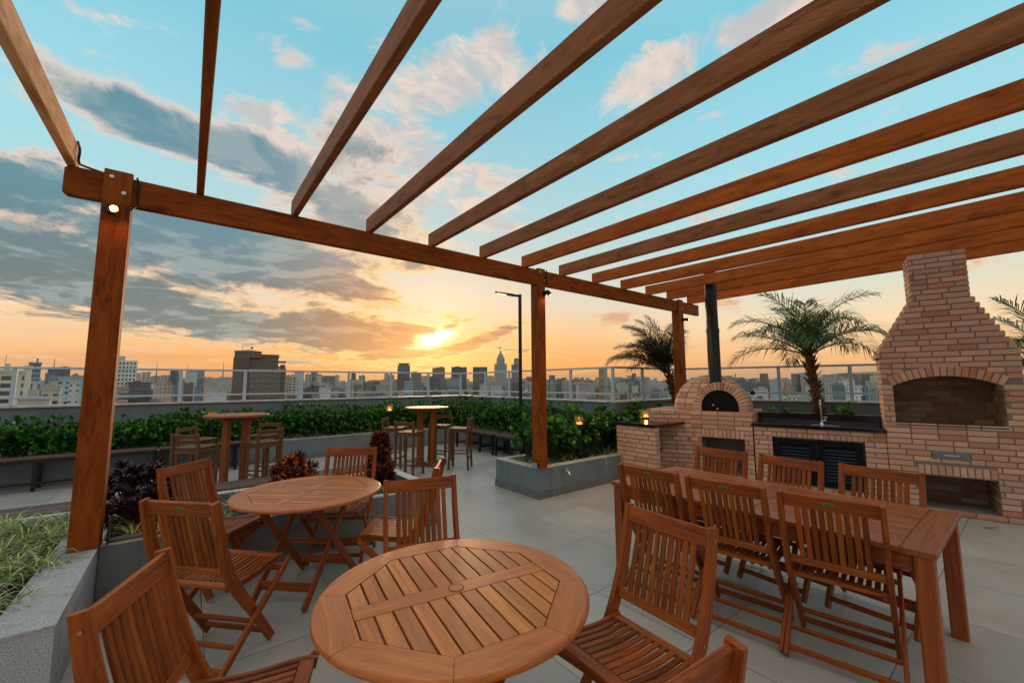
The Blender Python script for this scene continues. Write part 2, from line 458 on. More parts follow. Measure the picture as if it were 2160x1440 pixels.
def wood(name, dark, light, rough=.42, grain=34.0, isl=.28, cross=0.0, stains=0.0, spec=.5):
    m, N, b = mat(name)
    uv = N.new('ShaderNodeUVMap').outputs[0]
    gi = N.new('ShaderNodeNewGeometry').outputs['Random Per Island']
    u, v, _ = N.sep(uv)
    g = N.noise(N.comb(N.m('MULTIPLY', u, 2.2), N.m('MULTIPLY', v, grain), N.m('MULTIPLY', gi, 40)), 1.0, 6, .62, 1.2)
    g2 = N.noise(N.comb(N.m('MULTIPLY', u, 14), N.m('MULTIPLY', v, grain * 7), 0.0), 1.0, 3, .6)
    f = N.m('MULTIPLY_ADD', g, .78, N.m('MULTIPLY', g2, .22))
    c = N.ramp(f, [(.30, dark), (.50, tuple((a + b_) / 2 for a, b_ in zip(dark, light))), (.70, light)])
    hs = N.new('ShaderNodeHueSaturation')
    N.put(hs.inputs['Color'], c)
    N.put(hs.inputs['Value'], N.m('MULTIPLY_ADD', gi, isl * 2, 1 - isl))
    N.put(hs.inputs['Hue'], N.m('MULTIPLY_ADD', N.m('FRACT', N.m('MULTIPLY', gi, 7.3)), .010, .495))
    c = hs.outputs[0]
    if cross:
        cr = N.new('ShaderNodeTexWave', wave_type='BANDS', bands_direction='X')
        N.put(cr.inputs['Vector'], N.comb(N.m('MULTIPLY_ADD', v, 2.5, u), 0.0, 0.0)); cr.inputs['Scale'].default_value = 9; cr.inputs['Distortion'].default_value = 7
        cr.inputs['Detail'].default_value = 3
        c = N.mix(N.m('MULTIPLY', cr.outputs[1], cross), c, tuple(v_ * .45 for v_ in dark[:3]) + (1,))
    if stains:
        tc = N.new('ShaderNodeTexCoord').outputs['Object']
        s_ = N.noise(N.comb(N.m('MULTIPLY', u, 3.0), N.m('MULTIPLY', v, 9.0), 2.0), 1.0, 4, .6)
        c = N.mix(N.m('MULTIPLY', N.smooth(s_, .575, .69), stains), c, (.012, .007, .004, 1))
    N.l.new(c, b.inputs['Base Color'])
    N.put(b.inputs['Roughness'], N.m('MULTIPLY_ADD', g, .25, rough - .1))
    b.inputs['Specular IOR Level'].default_value = spec
    bump(N, b, f, .0015, .35)
    return m
W = {}
W['teak'] = wood('teak', (.095, .018, .003, 1), (.41, .108, .017, 1), .40, isl=.36, spec=.20)
W['table_teak'] = wood('table_teak', (.27, .072, .014, 1), (.58, .190, .044, 1), .38, isl=.26, spec=.32, stains=.12)
W['dining_teak'] = wood('dining_teak', (.19, .043, .010, 1), (.42, .115, .030, 1), .40, isl=.16, spec=.3)
W['bar'] = wood('bar_wood', (.075, .034, .012, 1), (.20, .092, .036, 1), .5, isl=.22, spec=.25)
W['bartop'] = wood('bar_table_wood', (.18, .046, .012, 1), (.40, .125, .035, 1), .45, isl=.12, spec=.25)
W['beam'] = wood('beam_wood', (.13, .026, .003, 1), (.40, .105, .012, 1), .55, grain=13, isl=.10, stains=.6, spec=.10)
W['rafter'] = wood('rafter_wood', (.20, .068, .022, 1), (.56, .215, .080, 1), .6, grain=11, isl=.26, cross=.45, stains=.45, spec=.12)
W['honey'] = wood('honey_rafter_wood', (.25, .052, .007, 1), (.66, .175, .026, 1), .55, grain=11, isl=.22, cross=.15, stains=.4, spec=.12)
W['pale'] = wood('raw_pale_wood', (.42, .150, .042, 1), (1.0, .60, .32, 1), .6, grain=8, isl=.02, cross=.12, spec=.15)
W['deck'] = wood('bench_slat_wood', (.055, .026, .018, 1), (.15, .070, .048, 1), .55, isl=.25, spec=.3)

def stucco(name, a, b_, sc=140, rough=.9):
    m, N, b = mat(name)
    tc = N.new('ShaderNodeTexCoord').outputs['Object']
    n = N.noise(tc, sc, 4, .7); big = N.noise(tc, 1.7, 5, .6)
    c = N.mix(N.smooth(n, .3, .7), a, b_)
    c = N.mix(N.m('MULTIPLY', N.smooth(big, .35, .75), .35), c, tuple(v * .6 for v in a[:3]) + (1,))
    sx, sy, sz = N.sep(tc)
    drip = N.noise(N.comb(N.m('MULTIPLY', sx, 7.0), N.m('MULTIPLY', sy, 7.0), N.m('MULTIPLY', sz, .7)), 1.0, 5, .65)
    c = N.mix(N.m('MULTIPLY', N.smooth(drip, .52, .70), .35), c, tuple(v * .55 for v in a[:3]) + (1,))
    N.l.new(c, b.inputs['Base Color']); b.inputs['Roughness'].default_value = rough
    bump(N, b, N.noise(tc, 70, 5, .7), .006, .7)
    return m
STUCCO = stucco('grey_stucco', (.145, .170, .170, 1), (.235, .265, .262, 1))
STUCCO_D = stucco('skirting_stucco', (.13, .14, .135, 1), (.20, .205, .195, 1), 30, .7)
GRANITE = stucco('speckled_granite_plaster', (.22, .23, .235, 1), (.60, .64, .65, 1), 150, .75)
COPING = simple('stone_coping', (.56, .50, .44, 1), .45, var=.25, vscale=9)
ALU = simple('white_aluminium', (.50, .59, .64, 1), .38, metal=.1, var=.05, vscale=6)
BLACKM = simple('black_metal', (.012, .014, .016, 1), .38, metal=.3)
FLUEM = simple('black_green_enamel', (.004, .009, .009, 1), .30, metal=.0, spec=.5)
STEEL = simple('brushed_steel', (.62, .63, .65, 1), .2, metal=1.0)
CHROME = simple('chrome', (.8, .82, .84, 1), .08, metal=1.0)
BRASS = simple('brass_bolt', (.45, .33, .14, 1), .35, metal=1.0)
BLACKG = simple('black_granite', (.006, .007, .008, 1), .12, var=.5, vscale=260, spec=.6)
SOIL = simple('dark_soil', (.020, .012, .007, 1), .95, var=.6, vscale=60, bmp=.02)
BADGE = simple('green_gold_badge', (.22, .20, .035, 1), .35, metal=.6, var=.4, vscale=160)
BADGEM = simple('badge_relief', (.03, .07, .02, 1), .5)
CABLE = simple('black_cable', (.01, .01, .012, 1), .5)

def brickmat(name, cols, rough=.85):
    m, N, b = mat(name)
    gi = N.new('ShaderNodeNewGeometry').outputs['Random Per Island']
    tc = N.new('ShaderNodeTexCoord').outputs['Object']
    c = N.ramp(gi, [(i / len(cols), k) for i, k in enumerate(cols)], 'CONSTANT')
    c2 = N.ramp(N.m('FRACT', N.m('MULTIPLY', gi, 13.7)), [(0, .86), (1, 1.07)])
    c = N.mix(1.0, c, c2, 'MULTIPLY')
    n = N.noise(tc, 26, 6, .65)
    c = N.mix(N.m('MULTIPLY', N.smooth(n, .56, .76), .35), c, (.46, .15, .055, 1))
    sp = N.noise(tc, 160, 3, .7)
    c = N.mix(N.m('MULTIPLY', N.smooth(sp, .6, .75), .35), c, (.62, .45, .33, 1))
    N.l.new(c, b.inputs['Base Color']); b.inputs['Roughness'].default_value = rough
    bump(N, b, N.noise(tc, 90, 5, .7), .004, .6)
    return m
BRICK = brickmat('salmon_brick', [(0.62, 0.355, 0.23, 1), (0.58, 0.315, 0.2, 1), (0.65, 0.385, 0.26, 1), (0.6, 0.335, 0.215, 1), (0.54, 0.265, 0.16, 1), (0.63, 0.365, 0.245, 1), (0.61, 0.355, 0.23, 1), (0.63, 0.385, 0.265, 1), (0.65, 0.4, 0.28, 1), (0.57, 0.31, 0.19, 1), (0.61, 0.355, 0.24, 1), (0.5, 0.21, 0.11, 1)])
LINING = brickmat('firebox_brick', [(.30, .165, .09, 1), (.24, .12, .06, 1), (.34, .20, .12, 1), (.36, .24, .16, 1), (.26, .10, .045, 1), (.22, .12, .07, 1)])  # darker brick tones for the linings of both recesses
MORTAR = simple('grey_mortar', (.215, .19, .16, 1), .95, var=.3, vscale=90, bmp=.004)

def floor_mat():
    m, N, b = mat('porcelain_tiles')
    tc = N.new('ShaderNodeTexCoord').outputs['Object']
    x, y, z = N.sep(tc)
    tx = N.m('DIVIDE', N.m('SUBTRACT', x, 3.375), .8); ty = N.m('DIVIDE', N.m('SUBTRACT', y, 3.025), .8)
    fx = N.m('ABSOLUTE', N.m('SUBTRACT', N.m('FRACT', N.m('ADD', tx, 100.0)), .5)); fy = N.m('ABSOLUTE', N.m('SUBTRACT', N.m('FRACT', N.m('ADD', ty, 100.0)), .5))
    j = N.m('MAXIMUM', fx, fy)
    joint = N.smooth(j, .4962, .4978)
    cell = N.comb(N.m('FLOOR', N.m('ADD', tx, 100.0)), N.m('FLOOR', N.m('ADD', ty, 100.0)), 0.0)
    wn = N.new('ShaderNodeTexWhiteNoise'); N.put(wn.inputs['Vector'], cell)
    n = N.noise(N.v('ADD', tc, N.v('SCALE', cell)), 2.2, 7, .62, .8)
    n2 = N.noise(tc, 45, 4, .6); n3 = N.noise(tc, .55, 4, .5)
    c = N.ramp(n, [(.28, (.33, .31, .275, 1)), (.5, (.42, .395, .355, 1)), (.74, (.51, .485, .44, 1))])
    c = N.mix(N.m('MULTIPLY', N.smooth(n2, .35, .75), .18), c, (.28, .26, .23, 1))
    c = N.mix(.5, c, N.mix(wn.outputs[0], (.35, .325, .29, 1), (.50, .475, .43, 1)))
    c = N.mix(N.m('MULTIPLY', N.smooth(n3, .45, .75), .30), c, (.22, .205, .185, 1))
    # scattered footprints and dust marks
    c = N.mix(N.m('MULTIPLY', N.smooth(N.noise(tc, 5.5, 8, .72, 1.5), .60, .78), .3), c, (.54, .51, .46, 1))
    c = N.mix(joint, c, N.mix(N.smooth(n3, .4, .6), (.04, .037, .033, 1), (.11, .10, .09, 1)))
    N.l.new(c, b.inputs['Base Color'])
    N.put(b.inputs['Roughness'], N.m('MULTIPLY_ADD', n, .3, .20))
    b.inputs['Specular IOR Level'].default_value = .5
    bump(N, b, N.m('SUBTRACT', N.m('MULTIPLY', n2, .2), joint), .0015, .5)
    return m
FLOOR = floor_mat()

def leafmat(name, a, b_, c_, rough=.35, trans=.25, spec=.5):
    m, N, b = mat(name)
    gi = N.new('ShaderNodeNewGeometry').outputs['Random Per Island']
    c = N.ramp(gi, [(0, a), (.55, b_), (1, c_)])
    N.l.new(c, b.inputs['Base Color']); b.inputs['Roughness'].default_value = rough
    b.inputs['Specular IOR Level'].default_value = spec
    tr = N.new('ShaderNodeBsdfTranslucent'); N.l.new(N.mix(1.0, c, (1.6, 1.5, .8, 1), 'MULTIPLY'), tr.inputs[0])
    ms = N.new('ShaderNodeMixShader'); ms.inputs[0].default_value = trans
    N.l.new(b.outputs[0], ms.inputs[1]); N.l.new(tr.outputs[0], ms.inputs[2])
    N.l.new(ms.outputs[0], [n for n in N.n if n.type == 'OUTPUT_MATERIAL'][0].inputs[0])
    return m
LEAF = leafmat('glossy_green_leaf', (.007, .042, .007, 1), (.022, .110, .012, 1), (.16, .38, .042, 1), .3)
GRASS = leafmat('variegated_grass_blade', (.045, .13, .030, 1), (.26, .36, .085, 1), (.80, .74, .36, 1), .45)
DRYG = leafmat('pale_lily_turf_blade', (.05, .10, .03, 1), (.20, .23, .12, 1), (.50, .48, .34, 1), .5)
PURPLE = leafmat('dark_purple_leaf', (.016, .006, .010, 1), (.035, .010, .018, 1), (.085, .030, .042, 1), .22, .05, .8)
CROTON = leafmat('orange_red_croton_leaf', (.030, .007, .012, 1), (.085, .016, .014, 1), (.75, .17, .015, 1), .3, .2)
CROTON2 = leafmat('dark_croton_leaf', (.022, .008, .008, 1), (.06, .016, .012, 1), (.48, .11, .015, 1), .3, .15)
PALML = leafmat('palm_leaflet', (.018, .055, .012, 1), (.045, .120, .022, 1), (.12, .22, .05, 1), .4, .2)
PALMD = leafmat('dark_dry_palm_leaflet', (.018, .022, .010, 1), (.032, .038, .014, 1), (.07, .06, .025, 1), .5, .15)
PTRUNK = simple('palm_trunk_fibre', (.13, .062, .026, 1), .95, var=.7, vscale=30, bmp=.02)
STEM = simple('woody_stem', (.05, .035, .02, 1), .9, var=.4)

def glass_mat():
    m, N, b = mat('clear_railing_glass')
    N.n.remove(b)
    tr = N.new('ShaderNodeBsdfTransparent'); tr.inputs[0].default_value = (.93, .96, .96, 1)
    gl = N.new('ShaderNodeBsdfGlossy'); gl.inputs['Roughness'].default_value = .02; gl.inputs[0].default_value = (.9, .95, 1, 1)
    lw = N.new('ShaderNodeLayerWeight'); fac = N.m('MULTIPLY_ADD', N.m('POWER', lw.outputs['Facing'], 5.0), .55, .025)
    ms = N.new('ShaderNodeMixShader'); N.l.new(fac, ms.inputs[0])
    N.l.new(tr.outputs[0], ms.inputs[1]); N.l.new(gl.outputs[0], ms.inputs[2])
    N.l.new(ms.outputs[0], [n for n in N.n if n.type == 'OUTPUT_MATERIAL'][0].inputs[0])
    return m
GLASS = glass_mat()
def lantern_glass():
    m, N, b = mat('warm_lantern_glass'); N.n.remove(b)
    tr = N.new('ShaderNodeBsdfTransparent'); tr.inputs[0].default_value = (1, .9, .75, 1)
    em = N.new('ShaderNodeEmission'); em.inputs[0].default_value = (1, .42, .12, 1); em.inputs[1].default_value = .75
    ms = N.new('ShaderNodeMixShader'); ms.inputs[0].default_value = .22
    N.l.new(tr.outputs[0], ms.inputs[1]); N.l.new(em.outputs[0], ms.inputs[2])
    N.l.new(ms.outputs[0], [n for n in N.n if n.type == 'OUTPUT_MATERIAL'][0].inputs[0])
    return m
LGLASS = lantern_glass()
def emis(name, col, st):
    m, N, b = mat(name); b.inputs['Emission Color'].default_value = (*col, 1); b.inputs['Emission Strength'].default_value = st
    b.inputs['Base Color'].default_value = (*col, 1)
    return m
GLOW = emis('warm_lamp_glow', (1, .50, .13), 4.5)
FLAME = emis('candle_glow', (1, .33, .07), 2.4)
LED = emis('led_panel_glow', (1, .74, .42), 1.5)

# ---- city facades: one node set-up, wall colour from the object's own colour
def facade(name, pu, pz, wu, wz, glass, rough=.7, mixg=1.0, vert=False):
    m, N, b = mat(name)
    tc = N.new('ShaderNodeTexCoord'); o = tc.outputs['Object']; nn = tc.outputs['Normal']
    x, y, z = N.sep(o); nx, ny, nz = N.sep(nn)
    oi = N.new('ShaderNodeObjectInfo')
    base = oi.outputs['Color']
    side = N.m('GREATER_THAN', N.m('ABSOLUTE', nx), .5)
    u = N.m('ADD', N.m('MULTIPLY', side, y), N.m('MULTIPLY', N.m('SUBTRACT', 1.0, side), x))
    fu = N.m('ABSOLUTE', N.m('SUBTRACT', N.m('FRACT', N.m('ADD', N.m('DIVIDE', u, pu), 100.0)), .5))
    fz = N.m('ABSOLUTE', N.m('SUBTRACT', N.m('FRACT', N.m('ADD', N.m('DIVIDE', z, pz), 100.0)), .5))
    w = N.m('MULTIPLY', N.m('LESS_THAN', fu, wu / 2), N.m('LESS_THAN', fz, wz / 2))
    w = N.m('MULTIPLY', w, N.m('LESS_THAN', N.m('ABSOLUTE', nz), .5))
    wn = N.new('ShaderNodeTexWhiteNoise')
    N.put(wn.inputs['Vector'], N.comb(N.m('FLOOR', N.m('DIVIDE', u, pu)), N.m('FLOOR', N.m('DIVIDE', z, pz)), oi.outputs['Random']))
    gl = N.mix(N.m('MULTIPLY', wn.outputs[0], .6), glass, tuple(min(1, g * 3 + .05) for g in glass[:3]) + (1,))
    st = N.noise(o, .11, 5, .65); st2 = N.noise(N.comb(N.m('MULTIPLY', u, .9), 0.0, N.m('MULTIPLY', z, .06)), 1.0, 3, .6)
    hs_ = N.new('ShaderNodeHueSaturation'); hs_.inputs['Saturation'].default_value = .72; hs_.inputs['Value'].default_value = 1.1; N.put(hs_.inputs['Color'], base); base = hs_.outputs[0]
    wall = N.mix(N.m('MULTIPLY', N.smooth(st, .4, .7), .35), base, N.mix(.5, base, (.16, .15, .14, 1)))
    wall = N.mix(N.m('MULTIPLY', N.smooth(st2, .5, .75), .3), wall, N.mix(.6, wall, (.12, .11, .10, 1)))
    wall = N.mix(N.m('GREATER_THAN', nz, .5), wall, (.20, .185, .17, 1))
    c = N.mix(N.m('MULTIPLY', w, mixg), wall, gl)
    N.l.new(c, b.inputs['Base Color'])
    N.put(b.inputs['Roughness'], N.m('SUBTRACT', rough, N.m('MULTIPLY', w, rough - .25)))
    b.inputs['Specular IOR Level'].default_value = .3
    return m
DK = (.035, .055, .06, 1)
FAC = {
    'win': facade('facade_windows', 3.0, 3.1, .52, .45, DK),
    'dots': facade('facade_small_windows', 2.6, 3.0, .36, .34, (.05, .07, .08, 1)),
    'balc': facade('facade_balconies', 4.2, 3.0, .74, .60, (.05, .06, .05, 1)),
    'band': facade('facade_bands', 400.0, 3.2, 1.1, .42, (.06, .09, .10, 1)),
    'strip': facade('facade_stripes', 2.9, 400.0, .42, 1.1, (.06, .08, .09, 1)),
    'glass': facade('facade_glass', 1.8, 3.3, .86, .82, (.045, .075, .09, 1), .45),
    'blank': facade('facade_plain', 9.0, 6.2, .10, .12, (.10, .11, .11, 1)),
    'painted_reflection': facade('facade_painted_reflection', 2.4, 3.2, .8, .8, (.30, .17, .065, 1), .3),  # orange sky reflection put into the window colour
}
CITYG = simple('city_ground', (.10, .095, .085, 1), .95, var=.5, vscale=.02)
HILL = simple('hazy_hill', (.10, .11, .08, 1), 1.0, var=.4, vscale=.004)
# ------------------------------------------------------------------ terrace structure
def B(mb, x0, x1, y0, y1, z0, z1, ch=0.0, mi=0):
    mb.box(((x0 + x1) / 2, (y0 + y1) / 2, (z0 + z1) / 2), (abs(x1 - x0), abs(y1 - y0), abs(z1 - z0)), 0, ch, mi)
KU = Vector((-sin(radians(13.8)), cos(radians(13.8)), 0)); KN = Vector((-cos(radians(13.8)), -sin(radians(13.8)), 0))
G0 = Vector((7.39, .36, 0)); KRZ = atan2(KU.y, KU.x)
def KP(s, d, z=0): return G0 + KU * s - KN * d + Vector((0, 0, z))
PC = Vector((9.10, 5.30, 0)); PE = PC - KU * 8.6
fl = MB()
out = [(-7, -4.5), (PE.x + .3, -4.5), (PE.x + .3, PE.y), (PC.x + .2, PC.y), (PC.x, 5.42), (6.9, 5.42), (6.9, 11.35), (-7, 11.35)]
fl.poly([(x, y, 0) for x, y in out])
n_ = len(out)
for i in range(n_):
    a, b = out[i], out[(i + 1) % n_]
    fl.poly([(b[0], b[1], 0), (a[0], a[1], 0), (a[0], a[1], -.6), (b[0], b[1], -.6)])
tag(fl.build('floor', FLOOR), kind='structure')
hb = MB(); B(hb, -7, 9.3, -4.5, 11.3, -45, -.62)
tag(hb.build('host_building', FAC['blank']), 'tall host building that carries the terrace', 'building')
COL.objects['host_building'].color = lin((150, 150, 145))

def wall_run(a, b, label, z1=1.235):
    a = Vector((*a, 0)); b = Vector((*b, 0)); d = (b - a); L = d.length; rz = atan2(d.y, d.x)
    t = thing('parapet_wall', label, 'wall', a, rz)
    m = MB(); m.box((L / 2, -.08, (z1 - .04) / 2), (L, .16, z1 - .04)); m.build('wall', STUCCO, t)
    m = MB()
    k = max(1, round(L / 1.5))
    for i in range(k): m.box((L * (i + .5) / k, -.075, z1 - .018), (L / k - .006, .225, .036), 0, .004)
    m.build('coping', COPING, t)
    return t, L
RAILN = 0
def rail_run(a, b, posts, label, z0=1.237, zt=1.935, zb=1.375, ends=(0, 0)):
    a = Vector((*a, 0)); b = Vector((*b, 0)); d = (b - a); L = d.length; rz = atan2(d.y, d.x)
    t = thing('glass_railing', label, 'railing', a, rz, 'glass railings round the terrace')
    m = MB(); m.box((L / 2, 0, zt - .02), (L, .05, .042), 0, .005); m.build('top_rail', ALU, t)
    m = MB(); m.box((L / 2, .0, zb), (L, .03, .036), 0, .004); m.build('bottom_rail', ALU, t)
    ps = sorted(posts)
    for p in ps:
        m = MB(); m.box((p, 0, (z0 + .012 + zt - .042) / 2), (.062, .045, zt - .042 - z0 - .012), 0, .004)
        m.lathe([(.07, 0), (.075, .006), (.05, .012)], (p, 0, z0), 12)
        m.build('post', ALU, t)
    e = [0] + ps + [L]
    for i in range(len(e) - 1):
        if e[i + 1] - e[i] < .2: continue
        m = MB(); m.box(((e[i] + e[i + 1]) / 2, -.012, (zb + zt) / 2 - .01), (e[i + 1] - e[i] - .075, .008, zt - zb - .07)); m.build('glass_panel', GLASS, t)
    return t
wall_run((6.75, 11.2), (-7, 11.2), 'long grey parapet wall behind the left hedge') [0]
wall_run((6.75, 5.412), (6.75, 11.2), 'grey parapet wall at the side bench, running back from the corner post')
wall_run((PC.x, PC.y - .05), (6.75, 5.25), 'short grey parapet wall behind the leaning palm')
wall_run((PE.x, PE.y), (PC.x, PC.y), 'dark grey parapet wall behind the sink counter')
rail_run((6.83, 11.29), (-7, 11.29), [6.83 - (6.84 - 1.16 * k) for k in range(12) if 6.83 - (6.84 - 1.16 * k) >= 0] + [.03], 'long white railing with glass along the back, in front of the left skyline')
rail_run((6.84, 5.33), (6.84, 11.29), [.03, 1.21, 2.35, 3.49, 4.62], 'white glass railing section between the far corner and the nearer corner post')
rail_run((PC.x, 5.33), (6.84, 5.33), [.03, 1.28], 'short white glass railing behind the leaning palm')
_q = (PE - PC).length
rail_run((PE.x + .08, PE.y), (PC.x + .08, PC.y), [_q - x for x in (.9, 2.05, 3.2, 4.4, 5.6, 6.8)], 'white glass railing behind the sink counter and the grill')

# ---- planters
def frame_planter(name, label, x0, x1, y0, y1, rim=(.12, .12, .12, .12), z=.42, wallm=STUCCO, topm=COPING, skirt=True, soil=True):
    """rim = west, east, south, north"""
    t = thing(name, label, 'planter', (x0, y0, 0))
    w, d = x1 - x0, y1 - y0
    m = MB(); zt = z - .012
    if rim[0]: B(m, 0, rim[0], 0, d, 0, zt)
    if rim[1]: B(m, w - rim[1], w, 0, d, 0, zt)
    if rim[2]: B(m, rim[0], w - rim[1], 0, rim[2], 0, zt)
    if rim[3]: B(m, rim[0], w - rim[1], d - rim[3], d, 0, zt)
    m.build('wall', wallm, t)
    m = MB(); e = .004
    if rim[0]: B(m, -e, rim[0], -e, d + e, zt, z)
    if rim[1]: B(m, w - rim[1], w + e, -e, d + e, zt, z)
    if rim[2]: B(m, rim[0], w - rim[1], -e, rim[2], zt, z)
    if rim[3]: B(m, rim[0], w - rim[1], d - rim[3], d + e, zt, z)
    m.build('rim', topm, t)
    if skirt:
        m = MB(); k = .012
        if rim[0]: B(m, -k, 0, -k, d + k, 0, .105)
        if rim[1]: B(m, w, w + k, -k, d + k, 0, .105)
        if rim[2]: B(m, 0, w, -k, 0, 0, .105)
        if rim[3]: B(m, 0, w, d, d + k, 0, .105)
        m.build('skirting', STUCCO_D, t)
    if soil:
        m = MB()
        nx, ny = max(2, int((w - rim[0] - rim[1]) / .08)), max(2, int((d - rim[2] - rim[3]) / .08))
        X0, Y0 = rim[0], rim[2]; X1, Y1 = w - rim[1], d - rim[3]
        vs = [(X0 + (X1 - X0) * i / nx, Y0 + (Y1 - Y0) * j / ny, z - .05 + random.uniform(-.012, .012)) for j in range(ny + 1) for i in range(nx + 1)]
        fs = [(j * (nx + 1) + i, j * (nx + 1) + i + 1, (j + 1) * (nx + 1) + i + 1, (j + 1) * (nx + 1) + i) for j in range(ny) for i in range(nx)]
        m.faces(vs, fs, lambda i, f: (vs[i][0], vs[i][1])); m.build('soil', SOIL, t)
    return t
SM = stucco('planter_stucco', (.150, .180, .190, 1), (.235, .275, .285, 1))
frame_planter('planter', 'long low grey planter holding the back hedge', -7, 5.9, 9.90, 11.19, (.0, .0, .12, .06), .435)
frame_planter('planter', 'grey planter behind the dark bench at the side parapet', 5.87, 6.74, 5.40, 11.19, (.10, .05, 0, 0), .43)
frame_planter('planter', 'grey corner planter with a brass tap at the middle pergola post', 3.91, 6.60, 4.38, 5.39, (.15, .0, .13, .10), .42, SM)
frame_planter('planter', 'grey planter with dark shrubs and grass behind the round tables', -.44, 2.35, 4.385, 5.70, (.0, .12, .09, .10), .42, STUCCO)
frame_planter('planter', 'speckled granite planter of striped grass at the lower left corner', -3.6, -.445, 3.10, 5.70, (.1, .24, .20, .10), .425, GRANITE, GRANITE, False)
kp = MB()
t = thing('planter', 'dark planter strip behind the sink counter and the oven', 'planter', G0, KRZ)
B(kp, -3.2, 3.4, -2.55, -.72, 0, .44); B(kp, 3.4, 4.7, -2.55, -1.5, 0, .44); kp.build('wall', SOIL, t)
# little metal tray along the front planter and taps
m = MB(); B(m, -.40, .55, 4.40, 4.46, .422, .445, .004)
tag(m.build('metal_edge_strip', simple('worn_zinc', (.12, .12, .12, 1), .5, metal=.5, var=.4)), 'worn metal strip lying on the planter edge beside the left pergola post', 'metal strip')
def tap(loc, rz, label):
    t = thing('garden_tap', label, 'tap', loc, rz); t.scale = (1.35, 1.35, 1.35)
    m = MB(); m.tube([(0, 0, 0), (0, -.05, 0)], .016, 10); m.lathe([(.026, 0), (.026, .004)], (0, 0, 0), 10)
    m.tube([(0, -.05, .0), (0, -.085, -.004), (0, -.10, -.03)], [.014, .013, .011], 10)
    m.build('spout', CHROME, t)
    m = MB(); m.tube([(0, -.055, 0), (0, -.055, .03)], .007, 8); m.sweep([(-.022, -.055, .034), (.022, -.055, .034)], (0, 1, 0), .01, .01)
    m.build('handle', CHROME, t)
tap((4.38, 4.378, .33), 0, 'small chrome garden tap on the front of the corner planter')
for p, rz, l in (((6.75, 5.65, 1.02), pi / 2, 'small chrome wall fitting on the side parapet above the shrubs'), ((-2.35, 11.2, .93), 0, 'round chrome wall fitting on the back parapet at the far left'),
                 ((3.3, 11.2, 1.10), 0, 'small dark wall fitting on the back parapet near the middle')):
    tp = thing('wall_light_fitting', l, 'wall fitting', p, rz if rz else 0)
    m = MB(); m.tube([(0, 0, 0), (0, -.03, 0)], [.055, .05], 16) if not rz else m.tube([(0, 0, 0), (0, .03, 0)], [.055, .05], 16)
    m.build('base_ring', CHROME, tp)
    m = MB(); m.tube([(0, -.03, 0), (0, -.06, 0)], [.03, .012], 12) if not rz else m.tube([(0, .03, 0), (0, .06, 0)], [.03, .012], 12)
    m.build('bulb', STEEL, tp)

# ------------------------------------------------------------------ pergola
pg = thing('pergola', 'red brown timber pergola with open rafters over the terrace', 'pergola', (0, 0, 0))
def pergola_beam(y):
    m = MB()
    z = (3.01 + 3.24) / 2
    pts = [(-.815, y, z), (-.79, y, z), (2, y, z), (5, y, z), (8.5, y, z)]
    m.sweep(pts, (0, 1, 0), .06, [.19, .23, .23, .23, .23], .008)
    m.build('beam', W['beam'], pg)
pergola_beam(4.372); pergola_beam(-2.35)
RX = [-.785, -.01, .735, 1.475, 2.23, 2.975, 3.70, 4.45, 5.22, 5.98, 6.74, 7.46, 8.24]
for i, x in enumerate(RX):
    m = MB()
    k_ = [.004, .004, .004, .006, .008, .014, .018, .018, .018, .016, .010, .004, .0][i]
    m.sweep([(x, yy, 3.328 - (4.44 - yy) * k_) for yy in (4.44, 2.6, 1, -1, -2.7)], (1, 0, 0), .055, .172, .005)
    o = m.build('rafter', W['pale'] if i == 0 else W['beam'] if i == 1 else W['rafter'] if i < 8 and i != 6 else W['honey'], pg)
    if i == 0: tag(o, 'raw pale rafter with bold wavy grain')
def post(x0, y0, w=.165, d=.165, z0=.42, lab=None):
    m = MB(); cx, cy = x0 + w / 2, y0 + d / 2
    m.sweep([(cx, cy, z0), (cx, cy, 1.6), (cx, cy, 3.008)], (0, 1, 0), d, w, .006)
    m.sweep([(cx, y0 + .0225, 3.006), (cx, y0 + .0225, 3.262)], (0, 1, 0), .045, w, .005)       # tongue in front of the beam
    m.sweep([(cx, y0 + d - .03, 3.006), (cx, y0 + d - .03, 3.235)], (0, 1, 0), .056, w, .005)
    o = m.build('post', W['beam'], pg)
    for bx, bz in ((.045, 3.205), (.12, 3.09)):
        b = MB(); b.tube([(x0 + bx, y0 + .001, bz), (x0 + bx, y0 - .008, bz)], .014, 12); b.tube([(x0 + bx, y0 - .008, bz), (x0 + bx, y0 - .014, bz)], .007, 8)
        b.build('bolt', STEEL, o)
post(-.60, 4.297); post(3.895, 4.337, .145); post(7.66, 4.315)
for x in (-.6, 3.9, 7.7):
    m = MB(); m.sweep([(x + .08, -2.35, 0), (x + .08, -2.35, 3.0)], (0, 1, 0), .165, .165, .006); m.build('post', W['beam'], pg)
m = MB(); B(m, -.402, -.392, 4.33, 4.44, .425, .60); m.build('foot_bracket', BLACKM, pg)
m = MB(); B(m, 3.868, 3.893, 4.37, 4.48, .42, .50); m.build('foot_bracket', STEEL, pg)
